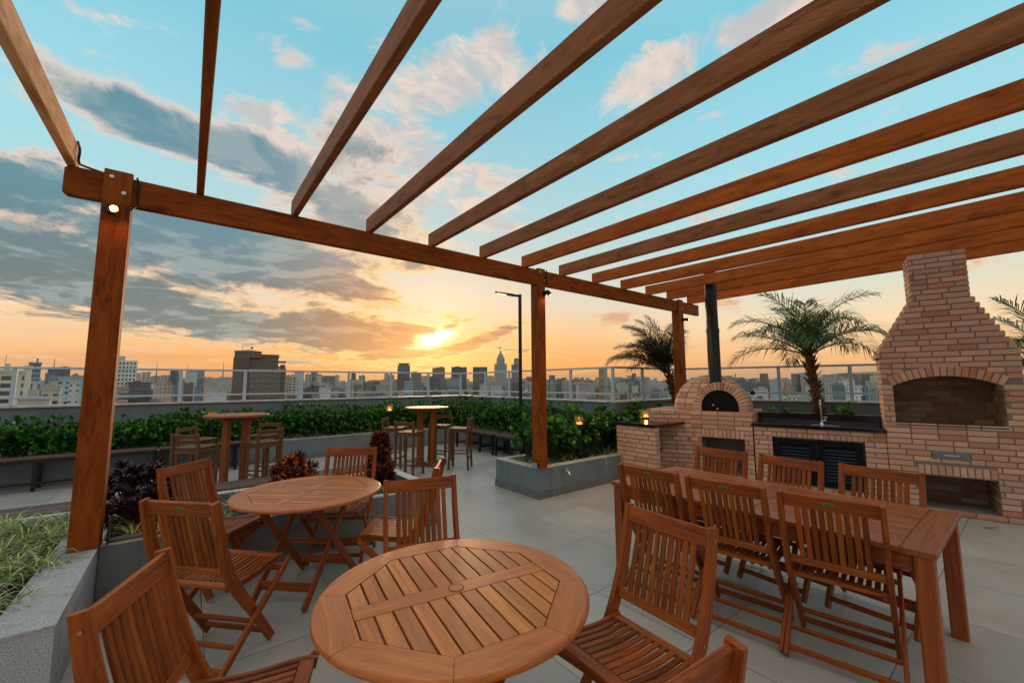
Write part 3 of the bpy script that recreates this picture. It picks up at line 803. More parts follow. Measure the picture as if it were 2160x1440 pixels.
# cables
def curve(pts, n=3):
    """catmull-rom through 3-D points"""
    P = [Vector(p) for p in pts]; P = [P[0] * 2 - P[1]] + P + [P[-1] * 2 - P[-2]]; o = []
    for i in range(1, len(P) - 2):
        for k in range(n):
            t = k / n; a, b, c, d = P[i - 1], P[i], P[i + 1], P[i + 2]
            o.append(.5 * ((2 * b) + (c - a) * t + (2 * a - 5 * b + 4 * c - d) * t * t + (3 * b - 3 * c + d - a) * t ** 3))
    o.append(P[-2]); return o
for nm, pts in (('c', curve([(-.745, 4.25, 3.395), (-.742, 4.31, 3.37), (-.735, 4.28, 3.32), (-.742, 4.33, 3.27), (-.70, 4.34, 3.25), (-.5, 4.43, 3.25)], 5)),
                ('d', [(-.415, 4.33, 3.25), (-.40, 4.33, 3.2), (-.405, 4.33, 3.1), (-.398, 4.33, 3.03), (-.43, 4.30, 2.97)]),
                ('e', [(4.06, 4.33, 3.25), (4.055, 4.33, 3.14), (4.06, 4.33, 3.03)])):
    m = MB(); m.tube(pts, .008, 6); tag(m.build('power_cable', CABLE), {'c': 'black cable looping down the raw pale rafter', 'd': 'black cable behind the left post top', 'e': 'black cable beside the middle post top'}[nm], 'cable')
def spot(loc, aim, label, power=16, ang=110):
    loc = Vector(loc); d = Vector(aim).normalized()
    t = thing('spotlight', label, 'spotlight', loc, 0, 'warm spotlights on the pergola posts')
    m = MB(); m.tube([(0, .0, 0), (0, -.025, 0)], [.035, .033], 14); m.tube([(0, -.02, 0), (.02, -.05, .01)], .008, 6); m.build('mount', BLACKM, t)
    m = MB(); h = Vector((.03, -.065, .0)); m.tube([h - d * .05, h - d * .02, h + d * .045], [.018, .030, .034], 14, cap=False); m.poly([tuple(h - d * .05 + Vector((cos(a), 0, sin(a))) * .001) for a in (0, 2, 4)])
    m.build('lamp_head', BLACKM, t)
    m = MB(); m.tube([h + d * .036, h + d * .040], .024, 14); m.build('lens', GLOW, t)
    L = bpy.data.lights.new('spot_beam', 'SPOT'); L.energy = power; L.color = (1, .60, .26); L.spot_size = radians(ang); L.spot_blend = .8; L.shadow_soft_size = .03
    o = bpy.data.objects.new('spot_beam', L); COL.objects.link(o); o.parent = t
    o.location = h + d * .06; o.rotation_euler = d.to_track_quat('-Z', 'Y').to_euler()
    L = bpy.data.lights.new('lens_spill', 'POINT'); L.energy = 1.6; L.color = (1, .36, .05); L.shadow_soft_size = .02
    o = bpy.data.objects.new('lens_spill', L); COL.objects.link(o); o.parent = t; o.location = h + d * .052
spot((-.55, 4.297, 2.94), (.12, -.93, -.45), 'lit warm spotlight on the left pergola post, glaring at the viewer', 25)
spot((4.01, 4.337, 2.90), (.42, -.45, -.75), 'lit black spotlight on the middle pergola post', 60)
spot((7.80, 4.315, 2.86), (.25, -.95, -.15), 'lit bare looking bulb on the far pergola post near the oven flue', 25)
for x, w_ in ((-.5, 'left'), (4.0, 'middle'), (7.8, 'right')): spot((x, -2.13, 2.9), (.1 if x < 0 else -.15, .80, -.52), 'warm spotlight on the %s pergola post behind the viewer' % w_, {'left': 34, 'middle': 5, 'right': 14}[w_], 120)

# ------------------------------------------------------------------ brick work
def brick_wall(mb, O, U, Nn, s0, s1, z0, z1, holes=(), course=.0690, L=.240, off=.008, joint=.0130, shift=0.0, mi=0, stack=False):
    O = Vector(O); U = Vector(U).normalized(); Nn = Vector(Nn).normalized(); Z = Vector((0, 0, 1))
    nz = max(1, round((z1 - z0) / course)); c = (z1 - z0) / nz
    for k in range(nz):
        za, zb = z0 + k * c + joint * .5, z0 + (k + 1) * c - joint * .5
        zm = (za + zb) / 2
        x = s0 - (L * (.5 if (k + int(shift * 2)) % 2 else 0) + random.choice((0, 0, 0, .06)))
        ivs = [(s0, s1)]
        for h in holes:
            r = h(zm)
            if not r: continue
            nv = []
            for a, b in ivs:
                if r[0] > a: nv.append((a, min(b, r[0])))
                if r[1] < b: nv.append((max(a, r[1]), b))
            ivs = [v for v in nv if v[1] - v[0] > .012]
        while x < s1:
            le = L if random.random() > .08 else L * .5
            for a, b in ivs:
                p, q = max(x, a), min(x + le, b)
                if q - p < .03: continue
                p += joint * .5 if x > a + .001 else .0; q -= joint * .5 if x + le < b - .001 else .0
                if q - p < .02: continue
                e = .004; o1 = off + random.uniform(-.0015, .0015)
                bk = [(p, za, -.004), (q, za, -.004), (q, zb, -.004), (p, zb, -.004)]
                fr = [(p + e, za + e, o1), (q - e, za + e, o1), (q - e, zb - e, o1), (p + e, zb - e, o1)]
                md = [(p, za, o1 - e), (q, za, o1 - e), (q, zb, o1 - e), (p, zb, o1 - e)]
                vs = [O + U * v[0] + Z * v[1] + Nn * v[2] for v in bk + md + fr]
                fs = [(8, 9, 10, 11)] + [(i, (i + 1) % 4, (i + 1) % 4 + 4, i + 4) for i in range(4)] + [(i + 4, (i + 1) % 4 + 4, (i + 1) % 4 + 8, i + 8) for i in range(4)]
                mb.faces(vs, fs, lambda i, f: (0, 0), mi)
            x += le
def vbrick(mb, quad, y0, off=.009, e=.004, mi=0, depth=.02):
    """a brick given by its 4 front corners (x,z) on plane y=y0 facing +y"""
    cx = sum(p[0] for p in quad) / 4; cz = sum(p[1] for p in quad) / 4
    def ins(p, k):
        dx, dz = cx - p[0], cz - p[1]; L = hypot(dx, dz); return (p[0] + dx / L * k, p[1] + dz / L * k)
    bk = [(p[0], y0 - depth, p[1]) for p in quad]; md = [(p[0], y0 + off - e, p[1]) for p in quad]
    fr = [(ins(p, e * 1.4)[0], y0 + off, ins(p, e * 1.4)[1]) for p in quad]
    fs = [(8, 9, 10, 11)] + [(i, (i + 1) % 4, (i + 1) % 4 + 4, i + 4) for i in range(4)] + [(i + 4, (i + 1) % 4 + 4, (i + 1) % 4 + 8, i + 8) for i in range(4)]
    mb.faces(bk + md + fr, fs, lambda i, f: (0, 0), mi)
def soldiers(mb, x0, x1, z0, z1, y0, w=.062):
    n = max(1, round((x1 - x0) / w)); c = (x1 - x0) / n
    for i in range(n):
        a, b = x0 + i * c + .005, x0 + (i + 1) * c - .005
        vbrick(mb, [(a, z0), (b, z0), (b, z1), (a, z1)], y0)
BM = [BRICK, MORTAR, LINING]
def rect(a, b, z0, z1): return lambda z: (a, b) if z0 < z < z1 else None

# ---- barbecue grill
gr = thing('brick_barbecue', 'tall salmon brick barbecue grill with arched firebox and stepped chimney', 'barbecue', G0, KRZ)
XL, XR = -.275, .92         # local x (along the run), +y = towards the room
D0 = .62
HZ = 1.90
ax0, ax1, azs, azt = -.125, .825, 1.545, 1.665
ahw = (ax1 - ax0) / 2; acx = (ax0 + ax1) / 2; rise = azt - azs
AR = (ahw ** 2 + rise ** 2) / (2 * rise); acz = azt - AR
def arch_in(z, r=AR):
    if z < azs: return (ax0, ax1) if z > 1.06 else None
    k = r * r - (z - acz) ** 2
    if k <= 0: return None
    w = sqrt(k); return (max(acx - w, ax0 - .13), min(acx + w, ax1 + .13))
b = MB()
B(b, XL, XR, -D0, 0, 0, .065, mi=1)
B(b, XL, .0, -D0, 0, .065, .455, mi=1); B(b, .665, XR, -D0, 0, .065, .455, mi=1); B(b, .0, .665, -D0, -.52, .065, .455, mi=1)
B(b, XL, XR, -D0, 0, .455, 1.045, mi=1)
B(b, XL, ax0, -D0, 0, 1.045, azs, mi=1); B(b, ax1, XR, -D0, 0, 1.045, azs, mi=1); B(b, ax0, ax1, -D0, -.50, 1.045, azs, mi=1)
B(b, XL, XR, -D0, -.12, azt + .02, HZ, mi=1)
B(b, XL, ax0, -.5, 0, azs, azt + .02, mi=1); B(b, ax1, XR, -.5, 0, azs, azt + .02, mi=1); B(b, XL, XR, -D0, -.50, azs, azt + .02, mi=1)
na = 24   # front plate above the arch
for i in range(na):
    xa = ax0 + (ax1 - ax0) * i / na; xb = ax0 + (ax1 - ax0) * (i + 1) / na
    za = acz + sqrt(AR ** 2 - (xa - acx) ** 2); zb = acz + sqrt(AR ** 2 - (xb - acx) ** 2)
    vs = [(xa, 0, za), (xb, 0, zb), (xb, 0, HZ), (xa, 0, HZ), (xa, -.125, za), (xb, -.125, zb), (xb, -.125, HZ), (xa, -.125, HZ)]
    b.faces(vs, [(0, 1, 2, 3), (0, 4, 5, 1)], lambda i, f: (0, 0), 1)
B(b, XL, ax0, -.125, 0, azt + .02, HZ, mi=1); B(b, ax1, XR, -.125, 0, azt + .02, HZ, mi=1)
ro = AR + .125
brick_wall(b, (0, 0, 0), (1, 0, 0), (0, 1, 0), XL, XR, 0, HZ - .0,
           [rect(0, .665, .065, .585), lambda z: arch_in(z, ro) if z > 1.05 else None, rect(.20, .53, .655, .765)], L=.242)
soldiers(b, 0, .665, .465, .578, 0)
b.build('body', BM, gr)
# side faces
b = MB(); brick_wall(b, (XR, 0, 0), (0, -1, 0), (1, 0, 0), 0, D0, 0, HZ, L=.22); b.build('side_wall', BM, gr); b = MB()
brick_wall(b, (XL, -D0, 0), (0, 1, 0), (-1, 0, 0), 0, D0, 0, HZ, L=.22)
b.build('side_wall', BM, gr)
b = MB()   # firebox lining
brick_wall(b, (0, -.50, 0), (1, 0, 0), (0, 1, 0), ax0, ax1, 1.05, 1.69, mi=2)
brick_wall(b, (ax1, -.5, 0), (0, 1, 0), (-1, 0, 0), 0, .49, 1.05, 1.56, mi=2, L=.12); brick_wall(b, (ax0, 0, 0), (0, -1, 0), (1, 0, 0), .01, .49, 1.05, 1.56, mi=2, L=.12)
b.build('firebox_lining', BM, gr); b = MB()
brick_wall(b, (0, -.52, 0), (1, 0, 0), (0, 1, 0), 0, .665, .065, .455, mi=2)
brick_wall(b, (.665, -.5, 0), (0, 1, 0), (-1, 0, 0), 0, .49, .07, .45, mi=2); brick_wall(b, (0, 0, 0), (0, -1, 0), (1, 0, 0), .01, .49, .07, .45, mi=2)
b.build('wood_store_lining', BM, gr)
b = MB()
half = math.asin(ahw / AR); nv = 17
for i in range(nv):
    a0 = -half + 2 * half * i / nv + .0045; a1 = -half + 2 * half * (i + 1) / nv - .0045
    q = [(acx + sin(a0) * AR, acz + cos(a0) * AR), (acx + sin(a1) * AR, acz + cos(a1) * AR), (acx + sin(a1) * (ro - .008), acz + cos(a1) * (ro - .008)), (acx + sin(a0) * (ro - .008), acz + cos(a0) * (ro - .008))]
    vbrick(b, q, 0, .010, depth=.11)
b.build('arch', BM, gr)
b = MB()   # hood: corbelled courses
nh = 11; zc = HZ
for i in range(nh):
    f = i / (nh - 1)
    x0 = (XL - .012) * (1 - f) + .045 * f; x1 = (XR + .04) * (1 - f) + .565 * f
    y1 = .012 * (1 - f) - .02 * f; y0 = -D0 * (1 - f) - .52 * f
    B(b, x0 + .008, x1 - .008, y0, y1 - .008, zc, zc + .0722, mi=1)
    brick_wall(b, (0, y1 - .008, 0), (1, 0, 0), (0, 1, 0), x0, x1, zc, zc + .0722, shift=.5 * (i % 2))
    brick_wall(b, (x1 - .008, y1, 0), (0, -1, 0), (1, 0, 0), 0, y1 - y0, zc, zc + .0722); brick_wall(b, (x0 + .008, y0, 0), (0, 1, 0), (-1, 0, 0), 0, y1 - y0, zc, zc + .0722)
    zc += .0722
b.build('hood', BM, gr)
b = MB()
B(b, .053, .557, -.50, -.028, zc, 3.225, mi=1)
brick_wall(b, (0, -.028, 0), (1, 0, 0), (0, 1, 0), .045, .565, zc, 3.225)
brick_wall(b, (.557, -.02, 0), (0, -1, 0), (1, 0, 0), 0, .48, zc, 3.225); brick_wall(b, (.053, -.5, 0), (0, 1, 0), (-1, 0, 0), 0, .48, zc, 3.225)
b.build('chimney', BM, gr)
b = MB(); B(b, ax0 + .003, ax1 - .003, -.49, .012, 1.047, 1.062, .003); b.build('hearth_slab', simple('blue_grey_slate', (.06, .075, .08, 1), .4, var=.3), gr)
b = MB(); B(b, .205, .525, -.25, .018, .660, .755, .003); o = b.build('ash_drawer', simple('dull_steel', (.22, .23, .24, 1), .35, metal=.8, var=.2), gr)
b = MB(); b.tube([(.30, .018, .71), (.30, .034, .71), (.43, .034, .71), (.43, .018, .71)], .005, 6); b.build('handle', STEEL, o)

# ---- sink counter
sk = thing('sink_counter', 'brick counter with black granite top and louvred black doors between oven and grill', 'counter', G0, KRZ)
b = MB(); c0, c1 = XR + .012, 2.43
hx0, hx1, hz0, hz1 = 1.15, 2.20, .14, .795
B(b, c0, hx0, -.5, -.02, 0, .94, mi=1); B(b, hx1, c1, -.5, -.02, 0, .94, mi=1); B(b, hx0, hx1, -.5, -.02, hz1, .94, mi=1); B(b, hx0, hx1, -.5, -.02, 0, hz0, mi=1)
brick_wall(b, (0, -.02, 0), (1, 0, 0), (0, 1, 0), c0, c1, 0, .938, [rect(hx0 - .0, hx1 + .0, hz0, .872)])
soldiers(b, hx0, hx1, hz1 + .006, .864, -.02, .062)
b.build('brick_base', BM, sk)
b = MB(); B(b, c0, c1 + .03, -.5, .028, .940, .984, .004); b.build('countertop', BLACKG, sk)
b = MB(); B(b, c0, c1 + .0, -.535, -.503, .940, 1.125, .004); b.build('backsplash', BLACKG, sk)
b = MB(); B(b, 1.40, 1.72, -.38, -.14, .9845, .9875); b.build('sink_rim', STEEL, sk)
mid = (hx0 + hx1) / 2
BLK = simple('black_painted_steel', (.004, .005, .006, 1), .5, spec=.15)
LOUV = simple('blue_black_louvre', (.010, .022, .034, 1), .35, spec=.3)
for x0, x1 in ((hx0 + .02, mid - .006), (mid + .006, hx1 - .02)):
    b = MB()
    B(b, x0, x0 + .075, -.055, -.02, hz0 + .02, hz1 - .02); B(b, x1 - .075, x1, -.055, -.02, hz0 + .02, hz1 - .02)
    B(b, x0 + .075, x1 - .075, -.055, -.02, hz0 + .02, hz0 + .09); B(b, x0 + .075, x1 - .075, -.055, -.02, hz1 - .09, hz1 - .02); B(b, x0 + .07, x1 - .07, -.07, -.06, hz0 + .05, hz1 - .05)
    dr = b.build('louvre_door', BLK, sk)
    z = hz0 + .11
    lv = MB()
    while z < hz1 - .10:
        lv.sweep([(x0 + .078, -.04, z), (x1 - .078, -.04, z)], (0, .75, .66), .004, .036, .001); z += .045
    lv.build('louvre', LOUV, dr)
    k = MB(); kx = x1 - .03 if x0 < mid - .1 and x1 < mid else x0 + .03
    k.tube([(kx, -.02, .50), (kx, -.003, .50)], .008, 8); k.build('handle', CHROME, dr)
b = MB(); fx, fy = 1.60, -.34
b.tube([(fx, fy, .985), (fx, fy, 1.22), (fx, fy + .01, 1.28), (fx + .0, fy + .04, 1.325), (fx, fy + .08, 1.335), (fx, fy + .115, 1.315), (fx, fy + .13, 1.27), (fx, fy + .13, 1.24)], .0125, 12)
b.lathe([(.03, 0), (.03, .008), (.02, .014), (.02, .05)], (fx, fy, .985), 14)
fa = thing('kitchen_faucet', 'chrome gooseneck faucet on the black sink counter', 'faucet', G0, KRZ)
b.build('spout', CHROME, fa)
b = MB(); b.tube([(fx, fy, 1.03), (fx - .05, fy + .03, 1.05)], .011, 8); b.tube([(fx - .05, fy + .03, 1.03), (fx - .05, fy + .03, 1.085)], .008, 8); b.sweep([(fx - .075, fy + .03, 1.09), (fx - .025, fy + .03, 1.09)], (0, 1, 0), .01, .01); b.build('valve', CHROME, fa)

# ---- pizza oven
ov = thing('pizza_oven', 'domed salmon brick pizza oven with black flue on a brick base', 'oven', G0, KRZ)
ZB = 1.135
b = MB()
fp = [(2.445, 0), (2.445, -1.25), (4.1, -1.25), (4.1, -.2), (3.90, .13), (3.33, 0)]   # base outline, local
lx0, lx1, lz0, lz1 = 2.56, 3.18, .16, .72
# core with log opening
b.prism([(2.455, -.008), (2.455, -.45), (4.09, -.45), (4.09, -.2), (3.90, .12), (3.33, -.008)][::-1] if False else [(3.33, -.008), (3.90, .12), (4.09, -.2), (4.09, -1.25), (3.2, -1.25), (3.2, -.008)][::-1], 0, ZB - .008, mi=1)
B(b, 2.455, lx0, -1.25, -.008, 0, ZB - .008, mi=1); B(b, lx0, 3.2, -1.25, -.6, 0, ZB - .008, mi=1); B(b, lx0, 3.2, -.6, -.008, lz1, ZB - .008, mi=1); B(b, lx0, 3.2, -.6, -.008, 0, lz0, mi=1); B(b, lx1, 3.2, -.6, -.008, lz0, lz1, mi=1)
brick_wall(b, (0, -.008, 0), (1, 0, 0), (0, 1, 0), 2.445, 3.33, 0, ZB, [rect(lx0, lx1, lz0, .852)])
soldiers(b, lx0, lx1, lz1 + .006, .845, -.008)
dv = Vector((3.90 - 3.33, .13 + .008, 0)); dn = Vector((-dv.y, dv.x, 0)).normalized()
brick_wall(b, (3.33, -.008, 0), dv, dn, 0, dv.length, 0, ZB)
brick_wall(b, (2.455, -1.2, 0), (0, 1, 0), (-1, 0, 0), 0, 1.195, .9, ZB)
dv2 = Vector((4.1 - 3.90, -.33, 0)); dn2 = Vector((-dv2.y, dv2.x, 0)).normalized()
brick_wall(b, (3.90, .13, 0), dv2, dn2, 0, dv2.length, 0, ZB)
B(b, 2.455, 4.085, -1.25, -.012, ZB - .010, ZB - .0015, mi=0)
b.prism([(3.34, -.014), (3.90, .118), (4.08, -.19), (3.34, -.19)][::-1], ZB - .009, ZB - .0005, mi=0)
b.build('brick_base', BM, ov)
# dome
b = MB(); dc = Vector((3.155, -.735, ZB)); RD, HD = .625, .60
rows, colsn = 9, 30
import itertools
core = [(RD - .012) * cos(radians(90 * i / 12)) for i in range(13)]
b.lathe([(max(.01, core[i]), (HD - .012) * sin(radians(90 * i / 12))) for i in range(13)], tuple(dc), 48, mi=1)
def dome_pt(th, ph, r): return (dc.x + (RD + r) * cos(ph) * cos(th), dc.y + (RD + r) * cos(ph) * sin(th), dc.z + (HD + r) * sin(ph))
for i in range(rows):
    p0, p1 = radians(88 * i / rows), radians(88 * (i + 1) / rows)
    ncol = max(6, int(colsn * cos((p0 + p1) / 2)) // 1)
    ncol = {0: 18, 1: 18, 2: 18, 3: 18, 4: 18, 5: 18, 6: 12, 7: 12, 8: 6}[i]
    for j in range(ncol):
        t0, t1 = 2 * pi * j / ncol, 2 * pi * (j + 1) / ncol
        gx = .0065 / RD / max(.2, cos((p0 + p1) / 2)); gp = .0065 / RD
        sub = 3
        vs = []; 
        for lay, ins in ((-.012, 0), (.0, 0), (.004, .006)):
            for k in range(sub + 1):
                for q in (0, 1):
                    tt = t0 + gx + ins / RD + (t1 - t0 - 2 * gx - 2 * ins / RD) * k / sub
                    pp = p0 + gp + ins / RD if q == 0 else p1 - gp - ins / RD
                    vs.append(dome_pt(tt, pp, lay))
        n2 = 2 * (sub + 1); fs = []
        for k in range(sub): fs.append((2 * n2 + 2 * k, 2 * n2 + 2 * k + 2, 2 * n2 + 2 * k + 3, 2 * n2 + 2 * k + 1))
        rim = [2 * k for k in range(sub + 1)] + [2 * k + 1 for k in range(sub, -1, -1)]
        for l in (0, 1):
            for a in range(len(rim)):
                r0, r1 = rim[a], rim[(a + 1) % len(rim)]
                fs.append((l * n2 + r0, l * n2 + r1, (l + 1) * n2 + r1, (l + 1) * n2 + r0))
        b.faces(vs, fs, lambda i_, f: (0, 0), 0)
b.build('dome', BM, ov)
# arch mouth
b = MB(); mx, mz, ri, rr = 2.89, 1.20, .275, .400
def archline(r):
    pts = [(mx + r, ZB)]
    for k in range(25): a = pi * k / 24; pts.append((mx + r * cos(a), mz + r * sin(a)))
    pts.append((mx - r, ZB)); return pts
oi_, oo = archline(ri), archline(rr - .008)
for k in range(len(oi_) - 1):
    q = [oi_[k], oi_[k + 1], oo[k + 1], oo[k]]
    vs = [(p[0], -.030, p[1]) for p in q] + [(p[0], -.62, p[1]) for p in q]
    b.faces(vs, [(0, 1, 2, 3), (3, 2, 6, 7), (1, 0, 4, 5)], lambda i, f: (0, 0), 1)
ang_ = []
tot = 2 * (mz - ZB) + pi * ri; nb = 23
def ap(t, r):
    d = t * tot
    if d < mz - ZB: return (mx + r, ZB + d)
    if d > tot - (mz - ZB): return (mx - r, ZB + tot - d)
    a = (d - (mz - ZB)) / ri; return (mx + r * cos(a), mz + r * sin(a))
for k in range(nb):
    t0, t1 = (k + .09) / nb, (k + .91) / nb
    q = [ap(t0, ri), ap(t0, rr), ap(t1, rr), ap(t1, ri)]
    vbrick(b, q, -.030, .012, .006, depth=.0)
    # outer barrel bricks
    for (ya, yb) in ((-.032, -.235), (-.25, -.45)):
        p, s_ = ap(t0, rr - .01), ap(t1, rr - .01); P, S_ = ap(t0, rr + .002), ap(t1, rr + .002)
        vs = [(p[0], ya, p[1]), (s_[0], ya, s_[1]), (s_[0], yb, s_[1]), (p[0], yb, p[1]), (P[0], ya, P[1]), (S_[0], ya, S_[1]), (S_[0], yb, S_[1]), (P[0], yb, P[1])]
        b.faces(vs, [(4, 5, 6, 7), (0, 4, 7, 3), (1, 2, 6, 5), (0, 1, 5, 4), (2, 3, 7, 6)], lambda i, f: (0, 0), 0)
b.build('arch', BM, ov)
b = MB(); dl = archline(ri - .002)
b.poly([(p[0], -.065, p[1]) for p in dl][::-1])
for k in range(len(dl) - 1): b.poly([(dl[k][0], -.065, dl[k][1]), (dl[k + 1][0], -.065, dl[k + 1][1]), (dl[k + 1][0], -.10, dl[k + 1][1]), (dl[k][0], -.10, dl[k][1])])
dr = b.build('oven_door', simple('black_enamel_door', (.004, .004, .005, 1), .5, spec=.15), ov)
for kx, kz in ((2.985, 1.235), (2.925, 1.175)):
    b = MB(); b.lathe([(.004, 0), (.008, .012), (.013, .02), (.016, .03), (.013, .041), (.004, .046)], (0, 0, 0), 12)
    o = b.build('knob', simple('pale_turned_wood', (.55, .33, .15, 1), .5), dr); o.location = (kx, -.065, kz); o.rotation_euler = (-pi / 2, 0, 0)
b = MB(); fx, fy = 2.985, -.27
b.tube([(fx, fy, 1.50), (fx, fy, 2.44)], .098, 24); b.tube([(fx, fy, 2.43), (fx, fy, 3.62)], .094, 24)
b.tube([(fx, fy, 2.425), (fx, fy, 2.50)], .103, 24); b.tube([(fx, fy, 2.44), (fx, fy, 2.452)], .108, 24); b.tube([(fx, fy, 2.475), (fx, fy, 2.487)], .108, 24)
fu = b.build('flue', FLUEM, ov)
b = MB(); b.tube([(fx - .09, fy + .02, 1.70), (fx - .31, fy + .02, 1.70)], .004, 6); b.tube([(fx - .31, fy + .02, 1.66), (fx - .31, fy + .02, 1.745)], .005, 6); b.tube([(fx - .09, fy + .02, 1.70), (fx + .105, fy + .02, 1.70)], .004, 6); b.build('damper_rod', BLACKM, fu)
b = MB(); b.tube([(2.47, -.30, 1.43), (2.44, -.28, 1.43)], .035, 14); b.build('thermometer', BLACKM, ov)

# ---- side counter (aligned with the terrace)
sc = thing('side_counter', 'low brick side counter with black granite slab left of the pizza oven', 'counter', (5.735, 3.715, 0))
b = MB()
B(b, .008, .105, .008, .735, 0, .905, mi=1)
brick_wall(b, (.008, .735, 0), (0, -1, 0), (-1, 0, 0), 0, .735, 0, .905, L=.225)
brick_wall(b, (0, .008, 0), (1, 0, 0), (0, -1, 0), .0, .115, 0, .905, L=.115)
b.build('brick_pier', BM, sc)
b = MB(); B(b, .105, 1.0, .66, .735, 0, .905, mi=1); brick_wall(b, (0, .66, 0), (1, 0, 0), (0, -1, 0), .105, 1.0, 0, .905); b.build('back_bricks', BM, sc)
b = MB()
b.prism([(-.03, -.03), (.90, -.03), (.62, .78), (-.03, .78)], .908, .948, .004); b.build('countertop', BLACKG, sc)
# ------------------------------------------------------------------ folding chairs
def curve(pts, n=3):
    """catmull-rom through 3-D points"""
    P = [Vector(p) for p in pts]; P = [P[0] * 2 - P[1]] + P + [P[-1] * 2 - P[-2]]; o = []
    for i in range(1, len(P) - 2):
        for k in range(n):
            t = k / n; a, b, c, d = P[i - 1], P[i], P[i + 1], P[i + 2]
            o.append(.5 * ((2 * b) + (c - a) * t + (2 * a - 5 * b + 4 * c - d) * t * t + (3 * b - 3 * c + d - a) * t ** 3))
    o.append(P[-2]); return o
def make_chair(badge):
    t = thing('folding_chair', 'x', 'chair')
    wd = W['teak']
    post = [(-.335, .965), (-.300, .80), (-.250, .63), (-.185, .49), (-.10, .365), (.02, .20), (.135, .030)]
    for sy in (-1, 1):
        m = MB(); y = sy * .228
        pp = curve([(x, y, z) for x, z in post]); n = len(pp)
        m.sweep(pp, (0, 1, 0), .026, [.050 + .018 * sin(pi * min(1, i / (n * .75))) for i in range(n)], .004)
        o = m.build('back_post', wd, t)
        for bx, bz in ((-.322, .915), (-.205, .53), (-.05, .295)):
            b = MB(); b.tube([(bx, y + sy * .012, bz), (bx, y + sy * .0165, bz)], .007, 8); b.build('bolt', BRASS, o)
        m = MB(); y2 = sy * .257
        m.sweep([(.225, y2, .475), (.19, y2, .43), (-.04, y2, .235), (-.285, y2, .024)], (0, 1, 0), .022, [.03, .042, .042, .042], .004)
        o = m.build('leg', wd, t)
        for bx, bz in ((.205, .452), (-.065, .215)):
            b = MB(); b.tube([(bx, y2 + sy * .010, bz), (bx, y2 + sy * .0145, bz)], .007, 8); b.build('bolt', BRASS, o)
    # seat
    m = MB()
    wave = [(-.20, .462), (-.10, .452), (.02, .456), (.12, .470), (.19, .476), (.235, .468)]
    for sy in (-1, 1): m.sweep(curve([(x, sy * .203, z) for x, z in wave]), (0, 1, 0), .022, .042, .004)
    m.sweep([(.20, -.192, .482), (.20, .192, .482)], (0, 0, 1), .020, .058, .004)
    m.sweep([(-.175, -.192, .462), (-.175, .192, .462)], (0, 0, 1), .020, .046, .004)
    ns = 10
    for i in range(ns):
        y = -.168 + .336 * i / (ns - 1)
        m.sweep(curve([(-.150, y, .467), (-.05, y, .463), (.06, y, .472), (.169, y, .484)]), (0, 1, 0), .026, .013, .003)
    m.build('seat', wd, t)
    # backrest
    m = MB()
    n_top = Vector((.97, 0, .22)); n_low = Vector((.94, 0, .34))
    m.sweep([(-.318, -.213, .922), (-.318, .213, .922)], n_top, .022, .078, .004)
    m.sweep([(-.222, -.213, .560), (-.222, .213, .560)], n_low, .022, .044, .004)
    for i in range(9):
        y = -.150 + .300 * i / 8
        m.sweep(curve([(-.312, y, .885), (-.290, y, .80), (-.262, y, .70), (-.228, y, .580)], 2), n_top, .012, .0215, .002) if False else m.sweep(curve([(-.312, y, .885), (-.290, y, .80), (-.260, y, .70), (-.226, y, .580)], 2), (0, 1, 0), .0265, .012, .002)
    m.build('backrest', wd, t)
    for a, b_, tt, w in (((-.245, .058), .245, .020, .034), ((.098, .085), .216, .020, .034), ((.02, .175), .216, .018, .030), ((.17, .425), .245, .020, .030), ((-.16, .135), .245, .018, .028)):
        m = MB(); m.sweep([(a[0], -b_, a[1]), (a[0], b_, a[1])], (1, 0, .3), tt, w, .004); m.build('stretcher', wd, t)
    if badge:
        m = MB(); nb_ = -n_top.normalized(); upv = Vector((-.22, 0, .97)).normalized(); c = Vector((-.318, 0, .922)) + nb_ * .0112
        def el(rx, rz, k): return [c + Vector((0, 1, 0)) * rx * cos(2 * pi * i / 20) + upv * rz * sin(2 * pi * i / 20) + nb_ * k for i in range(20)]
        r0, r1 = el(.030, .0145, 0), el(.027, .0125, .0015)
        m.faces(r0 + r1, [tuple(range(20, 40))] + [(i, (i + 1) % 20, 20 + (i + 1) % 20, 20 + i) for i in range(20)], lambda i, f: (0, 0))
        o = m.build('badge', BADGE, t)
        m = MB()
        for yy, zz, l in ((-.009, .002, .008), (.001, .004, .009), (.010, .002, .006), (0, -.004, .026)):
            m.box(c + Vector((0, yy, 0)) + upv * zz + nb_ * .0018, (.0008, l, .0028), axes=(nb_, Vector((0, 1, 0)), upv))
        m.build('badge_relief', BADGEM, o)
    return t
CH = make_chair(True)
GT = 'folding chairs round the two round tables'; GD = 'folding chairs round the dining table'
